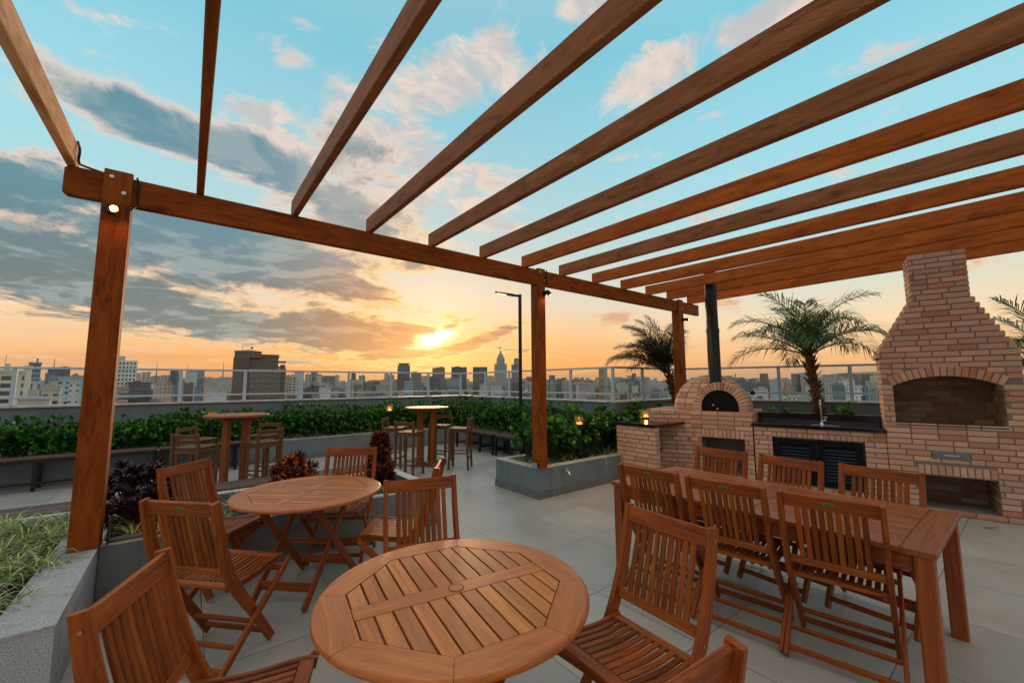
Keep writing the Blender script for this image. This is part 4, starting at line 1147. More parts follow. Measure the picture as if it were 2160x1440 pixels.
chairs = [
    # back-top midpoint x, y, facing degrees, label, group
    (-.110, 1.930, -21, 'folding chair seen from its slatted front at the lower left corner, glowing orange', GT),
    (1.285, 2.640, -106, 'folding chair with its backrest between the two round tables', GT),
    (1.855, 1.160, 176, 'folding chair right of the nearer round table, its slatted seat half under it', GT),
    (.870, .535, 86, 'folding chair whose blurred top corner pokes into the bottom edge', GT),
    (.010, 2.965, 42, 'folding chair seen from behind at the farther round table, green badge on its back', GT),
    (.030, 4.370, -41, 'folding chair by the left pergola post, on the planter side of the farther round table', GT),
    (1.345, 4.330, -122, 'folding chair beyond the farther round table, in front of the tall dark shrub', GT),
    (1.640, 3.050, 146, 'folding chair seen edge on behind the backrest between the round tables', GT),
    (2.830, .770, 9, 'folding chair on the near long side of the dining table, nearest to its right end', GD),
    (2.770, 1.310, 7, 'folding chair in the middle of the near long side of the dining table', GD),
    (2.750, 1.860, 3, 'folding chair on the near long side of the dining table, nearest to its left end', GD),
    (4.060, .775, 176, 'folding chair across the dining table, in front of the grill drawer', GD),
    (4.045, 1.350, 175, 'folding chair across the dining table, in front of the louvred doors', GD),
    (4.060, 1.930, 178, 'folding chair across the dining table, in front of the oven log opening', GD)]
for i, (x, y, a, lab, g) in enumerate(chairs):
    o = CH if i == 0 else dup(CH)
    a = radians(a); o.location = (x + .325 * cos(a), y + .325 * sin(a), 0); o.rotation_euler = (0, 0, a)
    tag(o, lab, 'chair', g)

# ------------------------------------------------------------------ round tables
def make_round():
    t = thing('round_table', 'x', 'table'); wd = W['table_teak']
    R, ap_, z1, th = .55, .412, .75, .027
    vr = ap_ / cos(pi / 8)
    def seg(k):
        m = MB(); a0 = 2 * pi * k / 8 + pi / 8 + .0016; a1 = a0 + pi / 4 - .0045
        n = 9; arc = [a0 + (a1 - a0) * i / n for i in range(n + 1)]
        inner = [(vr * cos(a1 + .0015), vr * sin(a1 + .0015)), (vr * cos(a0 - .0005), vr * sin(a0 - .0005))]
        prof = [(R - .010, z1), (R - .003, z1 - .0035), (R, z1 - .010), (R, z1 - th + .008), (R - .010, z1 - th)]
        vs = []; 
        for r, z in prof: vs += [(r * cos(a), r * sin(a), z) for a in arc]
        L = n + 1; b0 = len(vs)
        vs += [(inner[0][0], inner[0][1], z1), (inner[1][0], inner[1][1], z1), (inner[0][0], inner[0][1], z1 - th), (inner[1][0], inner[1][1], z1 - th)]
        fs = [(i * L + j, i * L + j + 1, (i + 1) * L + j + 1, (i + 1) * L + j) for i in range(4) for j in range(n)]
        fs.append(tuple(range(L)) + (b0, b0 + 1)); fs.append(tuple(range(4 * L + L - 1, 4 * L - 1, -1)) + (b0 + 3, b0 + 2))
        fs.append((b0, b0 + 2, b0 + 3, b0 + 1))
        fs.append((0, L, 2 * L, 3 * L, 4 * L, b0 + 3, b0 + 1)); fs.append((b0, b0 + 2, 4 * L + n, 3 * L + n, 2 * L + n, L + n, n))
        am = (a0 + a1) / 2; ca, sa = cos(am + pi / 2), sin(am + pi / 2); off = random.random() * 30
        m.faces(vs, fs, lambda i, f: (vs[i][0] * ca + vs[i][1] * sa + off, -vs[i][0] * sa + vs[i][1] * ca + vs[i][2] + off * .3))
        return m
    for k in range(8): seg(k).build('rim_board', wd, t)
    octo = [((vr - .004) * cos(2 * pi * k / 8 + pi / 8), (vr - .004) * sin(2 * pi * k / 8 + pi / 8)) for k in range(8)]
    m = MB()
    bw = .044
    band = clip(clip(octo, 0, 1, bw), 0, -1, bw)
    m.prism(band, z1 - .024, z1 - .0005, .0015, 0)
    m.build('centre_board', wd, t)
    m = MB(); m.lathe([(.030, 0), (.030, .0012), (.0285, .002)], (0, 0, z1 - .0006), 24); m.build('centre_plug', wd, t)
    m = MB(); m.tube([(.0315 * cos(a * pi / 14), .0315 * sin(a * pi / 14), z1 + .0002) for a in range(29)], .0012, 5, cap=False); m.build('plug_groove', BLACKM, t)
    m = MB(); st = .0635
    for sgn in (-1, 1):
        half_ = clip(octo, 0, -sgn, -(bw + .003))
        nn = 12
        for i in range(nn):
            x0 = -.4092 + i * .0682 + .0045; x1 = x0 + .0682 - .0090
            p = clip(clip(half_, 1, 0, x1), -1, 0, -x0)
            if len(p) >= 3 and (max(q[1] for q in p) - min(q[1] for q in p)) > .03: m.prism(p, z1 - .022, z1 - .001, .0015, pi / 2)
    m.build('slat_panel', wd, t)
    dk = W['teak']
    m = MB()
    for y in (-.26, .26): m.sweep([(-.36, y, z1 - .045), (.36, y, z1 - .045)], (0, 1, 0), .025, .038, .004)
    for x in (-.24, .24): m.sweep([(x, -.26, z1 - .05), (x, .26, z1 - .05)], (1, 0, 0), .022, .03, .004)
    m.build('apron', dk, t)
    for y, dy in ((-.235, .027), (.235, -.027)):
        m = MB(); m.sweep([(-.27, y, z1 - .05), (.0, y, .38), (.335, y, .012)], (0, 1, 0), .024, .055, .004); m.build('leg', dk, t)
        m = MB(); m.sweep([(.27, y + dy, z1 - .05), (0, y + dy, .38), (-.335, y + dy, .012)], (0, 1, 0), .024, .055, .004); m.build('leg', dk, t)
    for x, z, w in ((.24, .125, .06), (-.24, .125, .06), (0.0, .36, .03)):
        m = MB(); m.sweep([(x, -.20, z), (x, .20, z)], (1, 0, 0), .020, w, .004); m.build('stretcher', dk, t)
    return t
RT = make_round()
RT.location = (.935, 1.575, 0); RT.rotation_euler = (0, 0, radians(-8.6))
tag(RT, 'round slatted wooden table nearest the viewer, its whole round top in view', 'table', 'round slatted garden tables')
o = dup(RT); o.location = (.825, 3.70, 0); o.rotation_euler = (0, 0, radians(45))
tag(o, 'round slatted wooden table farther back, on crossed legs beside the dark planter', 'table', 'round slatted garden tables')

# ------------------------------------------------------------------ dining table
t = thing('dining_table', 'long rectangular slatted wooden dining table with six chairs', 'table', (3.445, 1.36, 0)); wd = W['dining_teak']
hx, hy, z1, th = .515, .990, .755, .028; bw = .105
m = MB()
for sx in (-1, 1): m.sweep([(sx * (hx - bw / 2 + .001), -hy + .14, z1 - th / 2), (sx * (hx - bw / 2 + .001), hy - .14, z1 - th / 2)], (0, 0, 1), th, bw - .003, .004)
for sy in (-1, 1): m.sweep([(-hx, sy * (hy - .07), z1 - th / 2), (hx, sy * (hy - .07), z1 - th / 2)], (0, 0, 1), th, .137, .004)
m.sweep([(-hx + bw, 0, z1 - th / 2), (hx - bw, 0, z1 - th / 2)], (0, 0, 1), th - .002, .17, .002)
m.build('top_frame', wd, t)
m = MB(); n = 13; wsp = (2 * hx - 2 * bw) / n
for i in range(n):
    x = -hx + bw + wsp * (i + .5)
    for a, b in ((-hy + .142, -.088), (.088, hy - .142)):
        m.sweep([(x, a, z1 - th / 2 - .001), (x, b, z1 - th / 2 - .001)], (0, 0, 1), th - .006, wsp - .005, .0025)
m.build('slat_panel', wd, t)
m = MB()
for sx in (-1, 1): m.sweep([(sx * (hx - .055), -hy + .1, z1 - .078), (sx * (hx - .055), hy - .1, z1 - .078)], (1, 0, 0), .022, .095, .003)
for sy in (-1, 1): m.sweep([(-hx + .1, sy * (hy - .055), z1 - .078), (hx - .1, sy * (hy - .055), z1 - .078)], (0, 1, 0), .022, .095, .003)
m.build('apron', wd, t)
for sx in (-1, 1):
    for sy in (-1, 1):
        m = MB(); x, y = sx * (hx - .055), sy * (hy - .055)
        m.sweep([(x, y, z1 - th), (x, y, .4), (x, y, 0)], (0, 1, 0), .078, [.082, .078, .070], .006); m.build('leg', wd, t)

# ------------------------------------------------------------------ bar tables and stools
def make_bar():
    t = thing('bar_table', 'x', 'table')
    m = MB(); R = .43
    m.lathe([(R - .012, 1.105), (R, 1.113), (R, 1.130), (R - .005, 1.137), (R - .014, 1.14)], (0, 0, 0), 48)
    m.build('top', W['bartop'], t)
    m = MB()
    for a in (0, pi / 2): 
        m.sweep([(-.30 * cos(a), -.30 * sin(a), 1.08), (.30 * cos(a), .30 * sin(a), 1.08)], (-sin(a), cos(a), 0), .035 if a else .0345, .05, .004)
    m.build('top_cross', W['bartop'], t)
    m = MB()
    for a in (0, pi / 2):
        m.sweep([(-.34 * cos(a), -.34 * sin(a), .045 + (.002 if a else 0)), (.34 * cos(a), .34 * sin(a), .045)], (-sin(a), cos(a), 0), .06 if a else .0595, .05, .006)
        for s in (-1, 1): m.lathe([(.03, 0), (.032, .012), (.03, .022)], (s * .31 * cos(a), s * .31 * sin(a), 0), 10)
    m.build('cross_foot', W['bartop'], t)
    for k in range(4):
        a = k * pi / 2; m = MB(); c, s = cos(a), sin(a)
        m.sweep([(.175 * c, .175 * s, .068), (.175 * c, .175 * s, 1.07)], (-s, c, 0), .034, .088, .005); m.build('leg', W['bartop'], t)
    return t
bt = make_bar(); bt.location = (3.765, 7.52, 0); bt.rotation_euler = (0, 0, radians(8))
tag(bt, 'tall round bar table near the corner, by the side bench', 'bar table', 'tall round bar tables')
o = dup(bt); o.location = (.635, 7.71, 0); o.rotation_euler = (0, 0, radians(50))
tag(o, 'tall round bar table on the left, in front of the long hedge', 'bar table', 'tall round bar tables')
def make_stool():
    t = thing('bar_stool', 'x', 'bar stool'); wd = W['bar']; h = .172
    for sy in (-1, 1):
        m = MB(); m.sweep([(h, sy * h, .735), (h, sy * h, .3), (h + .012, sy * (h + .008), 0)], (0, 1, 0), .038, .042, .004); m.build('leg', wd, t)
        m = MB(); m.sweep([(-h - .02, sy * h, .945), (-h, sy * h, .74), (-h, sy * h, .3), (-h - .014, sy * (h + .008), 0)], (0, 1, 0), .036, [.036, .046, .042, .040], .004); m.build('leg', wd, t)
    m = MB()
    for i in range(7): m.sweep([(-.148 + i * .054, -.192, .748), (-.148 + i * .054, .192, .748)], (0, 0, 1), .018, .044, .004)
    m.build('seat', wd, t)
    m = MB()
    for s in (-1, 1):
        m.sweep([(-h + .02, s * h, .708), (h - .02, s * h, .708)], (0, 1, 0), .022, .052, .003); m.sweep([(s * h, -h + .02, .708), (s * h, h - .02, .708)], (1, 0, 0), .022, .052, .003)
    m.build('seat_frame', wd, t)
    m = MB(); m.sweep([(-h - .016, -h + .015, .905), (-h - .016, h - .015, .905)], (1, 0, .1), .02, .058, .004); m.build('backrest', wd, t)
    for p, q in (((h + .005, -h, .20), (h + .005, h, .20)), ((-h - .005, -h, .20), (-h - .005, h, .20)), ((-h, -h, .30), (h, -h, .30)), ((-h, h, .30), (h, h, .30))):
        m = MB(); m.sweep([p, q], (0, 0, 1), .022, .034, .003); m.build('stretcher', wd, t)
    return t
st = make_stool()
stools = [(.020, 7.10, 50, 'dark wooden bar stool nearest the left pergola post, back to the viewer'),
          (.040, 8.30, -42, 'dark wooden bar stool at the far left of the left bar table, by the hedge'),
          (1.010, 7.05, 112, 'dark wooden bar stool right of the left bar table, behind the red shrub'),
          (1.165, 8.29, -132, 'dark wooden bar stool on the hedge side, right of the left bar table'),
          (3.093, 7.97, -38, 'dark wooden bar stool left of the right bar table, partly hidden by the tall shrub'),
          (3.012, 6.865, 36, 'dark wooden bar stool in front of the right bar table, back to the viewer'),
          (4.303, 7.80, -140, 'dark wooden bar stool behind the right bar table, by the hedge'),
          (4.310, 6.79, 137, 'dark wooden bar stool right of the right bar table, seat slats facing the viewer')]
for i, (x, y, a, lab) in enumerate(stools):
    o = st if i == 0 else dup(st); a = radians(a)
    o.location = (x + .185 * cos(a), y + .185 * sin(a), 0); o.rotation_euler = (0, 0, a); tag(o, lab, 'bar stool', 'wooden bar stools')

# ------------------------------------------------------------------ benches
def bench(loc, rz, L, D, H, legs, label, frame=True):
    t = thing('bench', label, 'bench', loc, rz, 'dark slatted benches')
    m = MB(); n = 3; w = D / n
    for i in range(n): m.sweep([(0, w * (i + .5), H - .015), (L, w * (i + .5), H - .015)], (0, 0, 1), .028, w - .012, .004)
    m.build('seat', W['deck'], t)
    m = MB()
    for y in (.03, D - .03): m.sweep([(.02, y, H - .055), (L - .02, y, H - .055)], (0, 1, 0), .04, .05, .003)
    for y in (.03,): m.sweep([(.02, y, .12), (L - .02, y, .12)], (0, 1, 0), .03, .03, .003)
    for x in legs: m.sweep([(x, .05, .12), (x, D - .05, .12)], (1, 0, 0), .03, .03, .003); m.sweep([(x, .05, H - .055), (x, D - .05, H - .055)], (1, 0, 0), .04, .045, .003)
    m.build('frame', BLACKM, t)
    for x in legs:
        for y in (.03, D - .03):
            m = MB(); m.sweep([(x, y, 0), (x, y, H - .08)], (0, 1, 0), .042, .045, .003); m.build('leg', BLACKM, t)
bench((-3.45, 9.50, 0), 0, 3.10, .37, .50, (.03, 1.70, 3.07), 'long dark slatted bench at the left, under the hedge')
bench((-.32, 9.50, 0), 0, 1.38, .37, .50, (.03, 1.12), 'shorter dark slatted bench behind the left bar table')
bench((5.85, 7.66, 0), pi / 2, 1.62, .40, .455, (.03, .55, 1.06, 1.58), 'dark slatted bench against the side planter, the half by the right bar table')
bench((5.85, 5.55, 0), pi / 2, 2.05, .40, .455, (.03, .85, 1.45, 2.01), 'dark slatted bench against the side planter, the half by the corner planter')
bench((-2.6, 5.80, 0), 0, 2.55, .43, .42, (.12, 1.2, 2.45), 'low dark slatted bench left of the pergola post, behind the striped grass')
bench((.0, 5.80, 0), 0, 2.20, .43, .42, (.12, 1.1, 2.1), 'low dark slatted bench behind the farther round table')

# ------------------------------------------------------------------ lamps on the terrace
def lantern(x, y, label, z0=.40, zt=1.08, energy=1.6):
    t = thing('bollard_lantern', label, 'lantern', (x, y, z0), 0, 'glass topped bollard lanterns in the hedges')
    h = zt - z0
    m = MB(); m.lathe([(.040, 0), (.040, h - .165), (.062, h - .158), (.062, h - .148)], (0, 0, 0), 16); m.build('post', BLACKM, t)
    m = MB(); m.lathe([(.063, h - .146), (.066, h - .14), (.066, h - .02), (.060, h - .012)], (0, 0, 0), 20); m.build('glass', LGLASS, t)
    m = MB()
    for zz in (h - .012, h - .034, h - .1): m.tube([(.067 * cos(a_ * pi / 10), .067 * sin(a_ * pi / 10), zz) for a_ in range(21)], .003, 4, cap=False)
    m.lathe([(.066, h - .012), (.066, h), (.06, h + .004)], (0, 0, 0), 20); m.build('cap', BLACKM, t)
    m = MB(); m.lathe([(.044, h - .146), (.046, h - .135), (.038, h - .115), (.022, h - .10), (.008, h - .095)], (0, 0, 0), 14); m.build('flame_bulb', FLAME, t)
    L = bpy.data.lights.new('lantern_light', 'POINT'); L.energy = energy; L.color = (1, .50, .16); L.shadow_soft_size = .02
    o = bpy.data.objects.new('lantern_light', L); COL.objects.link(o); o.parent = t; o.location = (0, 0, h - .045)
lantern(5.05, 4.66, 'glowing lantern among the big leaves right of the middle pergola post')
lantern(6.85, 4.62, 'glowing lantern just behind the black side counter', .0, 1.10)
lantern(4.02, 10.08, 'glowing lantern in the hedge left of the right bar table')
lantern(.42, 10.08, 'glowing lantern whose cap shows just over the left bar table')
lantern(-.06, 4.62, 'tiny warm light in the grass beside the dark purple shrub', .34, .56, .8)
t = thing('lamp_post', 'slim black lamp post with a flat lit arm lamp, beside the middle pergola post', 'lamp post', (6.28, 7.66, .40))
m = MB(); m.tube([(0, 0, 0), (0, 0, 3.36)], .042, 14); m.build('pole', BLACKM, t)
d = Vector((-.62, .55, .0)).normalized()
m = MB(); m.tube([Vector((0, 0, 3.30)), d * .05 + Vector((0, 0, 3.33)), d * .16 + Vector((0, 0, 3.345))], .03, 10); m.build('bracket', BLACKM, t)
sd_ = Vector((-d.y, d.x, 0)); dd_ = (d * 1 + Vector((0, 0, .18))).normalized()
m = MB(); c0_ = d * .15 + Vector((0, 0, 3.345))
m.sweep([c0_, c0_ + dd_ * .12, c0_ + dd_ * .46], sd_, .15, [.05, .042, .022], .006); hd = m.build('lamp_head', simple('grey_lamp_housing', (.05, .055, .06, 1), .4), t)
m = MB(); up_ = sd_.cross(dd_); up_ = up_ if up_.z > 0 else -up_
m.box(c0_ + dd_ * .30 - up_ * .021, (.24, .10, .006), axes=(dd_, sd_, up_)); m.build('led_panel', LED, hd)

# in-ground fittings and a fallen leaf
for x, y, lab in ((3.02, 1.72, 'round steel floor fitting seen between the dining chair legs'),):
    t = thing('floor_fitting', lab, 'floor fitting', (x, y, 0))
    m = MB(); m.lathe([(.058, 0), (.058, .003), (.046, .004), (.045, .002)], (0, 0, 0), 28); m.build('ring', simple('dull_floor_steel', (.30, .30, .29, 1), .5, metal=.4), t)
    m = MB(); m.lathe([(.026, .0035), (.025, .0055)], (0, 0, 0), 20); m.build('centre', simple('floor_steel_centre', (.25, .25, .24, 1), .5, metal=.3), t)
t = MB()
for k in range(6):
    x = k / 5; t.faces([(x * .12, -.016 * sin(pi * min(.98, x + .05)), .004 + .018 * x * x), (x * .12, .016 * sin(pi * min(.98, x + .05)), .010 + .018 * x * x)], [], lambda i, f: (0, 0))
t.f = [(2 * k, 2 * k + 2, 2 * k + 3, 2 * k + 1) for k in range(5)]; t.uv = [(0, 0)] * 20; t.mi = [0] * 5
o = t.build('fallen_leaf', simple('dry_brown_leaf', (.30, .13, .05, 1), .7)); o.location = (6.95, .50, .002); o.rotation_euler = (0, 0, radians(-70)); tag(o, 'dry curled brown leaf lying on the floor tiles before the grill', 'leaf')

# ------------------------------------------------------------------ planting
def leaf(m, base, d, n, L, Wd, fold=.18, droop=.0, sh=(.45, .62, .85, .95)):
    """obovate leaf: d along, n normal"""
    d = d.normalized(); s = d.cross(n)
    if s.length < 1e-4: s = d.cross(Vector((0, .1, 1)))
    s.normalize(); n = s.cross(d)
    w = Wd / 2
    p = [base, base + d * L * sh[0] + s * w * sh[1] + n * fold * w, base + d * L * sh[2] + s * w * sh[3] + n * fold * w - n * droop * L * .5, base + d * L - n * droop * L,
         base + d * L * sh[2] - s * w * sh[3] + n * fold * w - n * droop * L * .5, base + d * L * sh[0] - s * w * sh[1] + n * fold * w]
    b = len(m.v); m.v += [tuple(q) for q in p]
    m.f += [(b, b + 1, b + 2, b + 3), (b, b + 3, b + 4, b + 5)]; m.uv += [(0, 0)] * 8; m.mi += [0, 0]
def rv(): 
    while True:
        v = Vector((random.uniform(-1, 1), random.uniform(-1, 1), random.uniform(-1, 1)))
        if .05 < v.length < 1: return v.normalized()
def rosette(m, c, ax, L, n=7, spread=.9):
    ax = ax.normalized(); e = ax.cross(Vector((.3, .5, .1))).normalized(); f = ax.cross(e); a0 = random.random() * 6.28
    for i in range(n):
        a = a0 + i * 2.399; k = spread * (.55 + .6 * i / n)
        d = ax * cos(k) + (e * cos(a) + f * sin(a)) * sin(k)
        leaf(m, c - ax * L * .25 * i / n, d, ax, L * random.uniform(.75, 1.1), L * random.uniform(.5, .62), .2, .05)
def hedge(name, label, x0, x1, y0, y1, z0, z1, dens, L=.085, faces='fts', wob=.10, core=True, seed=1, slope=0.0, zl=0.0):
    random.seed(seed)
    t = thing(name, label, 'hedge', ((x0 + x1) / 2, (y0 + y1) / 2, z0)); off = Vector(((x0 + x1) / 2, (y0 + y1) / 2, z0))
    m = MB(); st_ = MB()
    ph = [random.random() * 6 for _ in range(4)]
    def top(x, y): return z1 + slope * (x - x1) + wob * (.5 * sin(x * 3.1 + ph[0]) + .4 * sin(x * 7.3 + y * 5 + ph[1]) + .3 * sin(y * 9 + ph[2]))
    def put(x, y, z, ax, l=L): rosette(m, Vector((x, y, z)) - off, ax + rv() * .55, l * random.uniform(.8, 1.2), random.randint(6, 9))
    w, d, h = x1 - x0, y1 - y0, z1 - z0
    for _ in range(int(w * d * dens)):
        x, y = random.uniform(x0, x1), random.uniform(y0, y1); put(x, y, top(x, y) - abs(random.gauss(0, .05)), Vector((0, 0, 1)))
    for f, (a, b, c, e, ax) in {'f': (x0, x1, y0, y0, Vector((0, -1, .5))), 'b': (x0, x1, y1, y1, Vector((0, 1, .5))), 's': (x0, x0, y0, y1, Vector((-1, 0, .5))), 'e': (x1, x1, y0, y1, Vector((1, 0, .5)))}.items():
        if f not in faces: continue
        A = max(abs(b - a), abs(e - c)) * h
        for _ in range(int(A * dens * 1.1)):
            x, y = random.uniform(a, b) , random.uniform(c, e); u = random.random() ** .8
            z = z0 + .06 + zl + (top(x, y) - z0 - .06 - zl) * u
            put(x - ax.x * random.uniform(-.05, .10) * 1, y - ax.y * random.uniform(-.05, .12), z, ax)
    for _ in range(int(w * d * dens * .17)):
        x, y = random.uniform(x0, x1), random.uniform(y0, y1); z = top(x, y) + random.uniform(.03, .17)
        put(x, y, z, Vector((0, 0, 1.4))); st_.tube([Vector((x, y, z - .2)) - off, Vector((x, y, z)) - off], .005, 4)
    for _ in range(int(w * 14)):
        x, y = random.uniform(x0, x1), random.uniform(y0, y1)
        st_.tube([Vector((x, y, z0)) - off, Vector((x + random.uniform(-.1, .1), y + random.uniform(-.1, .1), z1 - .1)) - off], .007, 5)
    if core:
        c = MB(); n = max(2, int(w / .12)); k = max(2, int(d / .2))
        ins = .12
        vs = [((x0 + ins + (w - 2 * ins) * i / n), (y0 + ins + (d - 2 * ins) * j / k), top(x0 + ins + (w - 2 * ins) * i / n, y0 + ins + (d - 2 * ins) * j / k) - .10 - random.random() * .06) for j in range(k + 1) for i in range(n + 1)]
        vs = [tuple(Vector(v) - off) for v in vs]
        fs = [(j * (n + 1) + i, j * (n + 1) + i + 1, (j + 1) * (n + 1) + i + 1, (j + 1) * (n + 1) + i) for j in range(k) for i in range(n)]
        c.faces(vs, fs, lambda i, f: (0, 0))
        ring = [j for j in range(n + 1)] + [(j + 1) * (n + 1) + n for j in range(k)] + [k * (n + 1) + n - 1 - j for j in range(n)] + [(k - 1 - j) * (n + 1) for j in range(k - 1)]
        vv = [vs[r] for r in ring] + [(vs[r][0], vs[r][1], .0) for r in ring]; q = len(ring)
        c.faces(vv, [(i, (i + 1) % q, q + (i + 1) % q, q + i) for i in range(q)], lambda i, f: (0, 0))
        c.build('dark_core', simple('painted_inner_shade', (.010, .028, .008, 1), .9, var=.6, vscale=30), t)  # solid dark filler, the shade between the leaves put into its colour
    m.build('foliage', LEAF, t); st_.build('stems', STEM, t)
    return t
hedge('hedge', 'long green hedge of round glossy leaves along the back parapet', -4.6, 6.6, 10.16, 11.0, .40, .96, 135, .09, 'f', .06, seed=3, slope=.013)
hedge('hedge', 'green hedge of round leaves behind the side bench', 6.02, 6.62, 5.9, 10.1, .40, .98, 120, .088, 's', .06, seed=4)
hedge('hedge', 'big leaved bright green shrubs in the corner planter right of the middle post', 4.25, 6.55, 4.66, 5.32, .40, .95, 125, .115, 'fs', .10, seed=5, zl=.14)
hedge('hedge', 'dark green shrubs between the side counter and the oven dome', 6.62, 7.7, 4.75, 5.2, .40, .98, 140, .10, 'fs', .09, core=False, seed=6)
def shrub_row(name, label, s0, s1, d, zt, n, seed):
    random.seed(seed); p = KP((s0 + s1) / 2, d, .44); t = thing(name, label, 'shrub', p, 0); m = MB(); s_ = MB()
    for _ in range(n):
        q = KP(random.uniform(s0, s1), d + random.uniform(-.2, .2), zt - random.random() ** 2 * .35) - p
        s_.tube([(q.x, q.y, 0), q], .006, 4); rosette(m, q, Vector((0, 0, 1)) + rv() * .4, .12, 8); rosette(m, q - Vector((0, 0, .1)), rv() + Vector((0, 0, .5)), .12, 6)
    m.build('foliage', LEAF, t); s_.build('stems', STEM, t)
shrub_row('shrub', 'few bright green leaves peeping over the backsplash right of the palm trunk', 1.0, 1.45, 1.0, 1.19, 10, 11)
shrub_row('shrub', 'low dark leaves just above the backsplash left of the palm trunk', 1.9, 2.3, 1.0, 1.13, 6, 12)

def blade(m, base, az, L, lean, w, curl=1.0, seg=5):
    d = Vector((cos(az), sin(az), 0)); s = Vector((-sin(az), cos(az), 0)); b = len(m.v); p = Vector(base); th_ = radians(90 - lean)
    for i in range(seg + 1):
        f = i / seg; ww = w * (1 - f ** 2.2) * .5 + .0004
        m.v += [tuple(p + s * ww), tuple(p - s * ww)]
        th_ -= radians(curl * (14 + 22 * f)); p = p + (d * cos(th_) + Vector((0, 0, 1)) * sin(th_)) * (L / seg)
    for i in range(seg): m.f.append((b + 2 * i, b + 2 * i + 1, b + 2 * i + 3, b + 2 * i + 2)); m.uv += [(0, 0)] * 4; m.mi.append(0)
def tufts(name, label, mat_, pts, nb, L, w, seed, lean=(8, 40), curl=(.7, 1.4)):
    random.seed(seed); m = MB()
    for (x, y, z) in pts:
        k = random.uniform(.75, 1.25)
        for _ in range(int(nb * k)):
            a = random.random() * 2 * pi; r = random.random() * .03
            blade(m, (x + r * cos(a), y + r * sin(a), z), a + random.uniform(-.5, .5), L * k * random.uniform(.6, 1.25), random.uniform(*lean), w * random.uniform(.7, 1.2), random.uniform(*curl))
    tag(m.build(name, mat_), label, 'grass', kind='stuff')
random.seed(21)
P = []
for i in range(400):
    x, y = random.uniform(-3.3, -.66), random.uniform(3.30, 5.55)
    if x > -.66 or (x < -2.4 and random.random() < .5): continue
    if x > -.72 and 4.2 < y < 4.6: continue
    if all(hypot(x - q[0], y - q[1]) > .095 for q in P): P.append((x, y, .375))
tufts('grass', 'striped green and cream grass filling the corner planter', GRASS, P, 34, .27, .0095, 22)
P = [(random.uniform(-.35, 2.15), random.uniform(4.55, 5.5), .375) for _ in range(58)]
tufts('grass', 'striped grass tufts between the dark shrubs of the planter', GRASS, P, 22, .20, .007, 23)
P = [(random.uniform(-4.5, 5.6), random.uniform(10.04, 10.2), .39) for _ in range(120)] + [(random.uniform(5.98, 6.1), random.uniform(5.6, 9.8), .38) for _ in range(56)]
tufts('grass', 'pale drooping grass along the foot of the hedges', DRYG, P, 15, .30, .009, 24, (10, 50))
P = [(random.uniform(4.1, 6.3), random.uniform(4.50, 4.68), .375) for _ in range(20)] + [(random.uniform(4.05, 4.3), random.uniform(4.6, 5.3), .375) for _ in range(9)]
tufts('grass', 'long pale grass blades spilling over the corner planter rim', DRYG, P, 12, .36, .009, 25, (10, 55))

def shrub(label, x, y, z0, h, r, mat_, n, L, wr, seed, col=False, lean=.0):
    random.seed(seed); t = thing('ornamental_shrub', label, 'shrub', (x, y, z0)); m = MB(); s_ = MB()
    for _ in range(n):
        if col: u = random.random(); z = h * u; rr = r * (.75 + .3 * sin(u * 3 + seed)) * (1 - max(0, u - .85) * 2.5); a = random.random() * 6.28; q = Vector((rr * cos(a) * sqrt(random.uniform(.5, 1)), rr * sin(a) * sqrt(random.uniform(.5, 1)), z)); ax = Vector((q.x, q.y, .25 * r + (1.2 * r if u > .8 else .1)))
        else:
            v = rv(); v.z = abs(v.z) * 1.0; k = random.uniform(.7, 1.0); q = Vector((v.x * r * k, v.y * r * k, .12 * h + v.z * h * .88 * k)); ax = v + Vector((0, 0, .5))
        ax.normalize(); e = ax.cross(Vector((.3, .2, .9))).normalized(); f = ax.cross(e)
        for i in range(random.randint(7, 11)):
            a = i * 2.4 + random.random(); k = .35 + .9 * (i / 9); d = ax * cos(k) + (e * cos(a) + f * sin(a)) * sin(k)
            leaf(m, q, d, ax, L * random.uniform(.6, 1.15), L * wr, .3, .12, (.35, .85, .7, .7))
        if random.random() < .5: s_.tube([(q.x * .1, q.y * .1, 0), (q.x * .5, q.y * .5, q.z * .5), tuple(q)], .006, 4)
    m.build('foliage', mat_, t); s_.build('stems', STEM, t)
shrub('dark purple rosette shrub right beside the left pergola post', -.30, 5.02, .37, .56, .27, PURPLE, 120, .095, .46, 31)
shrub('round croton shrub with orange red leaves behind the farther round table', .98, 5.20, .37, .44, .27, CROTON, 120, .095, .34, 32)
shrub('tall column shaped dark croton with orange edges in front of the right bar table', 1.93, 5.12, .37, .60, .165, CROTON2, 190, .08, .36, 33, True)

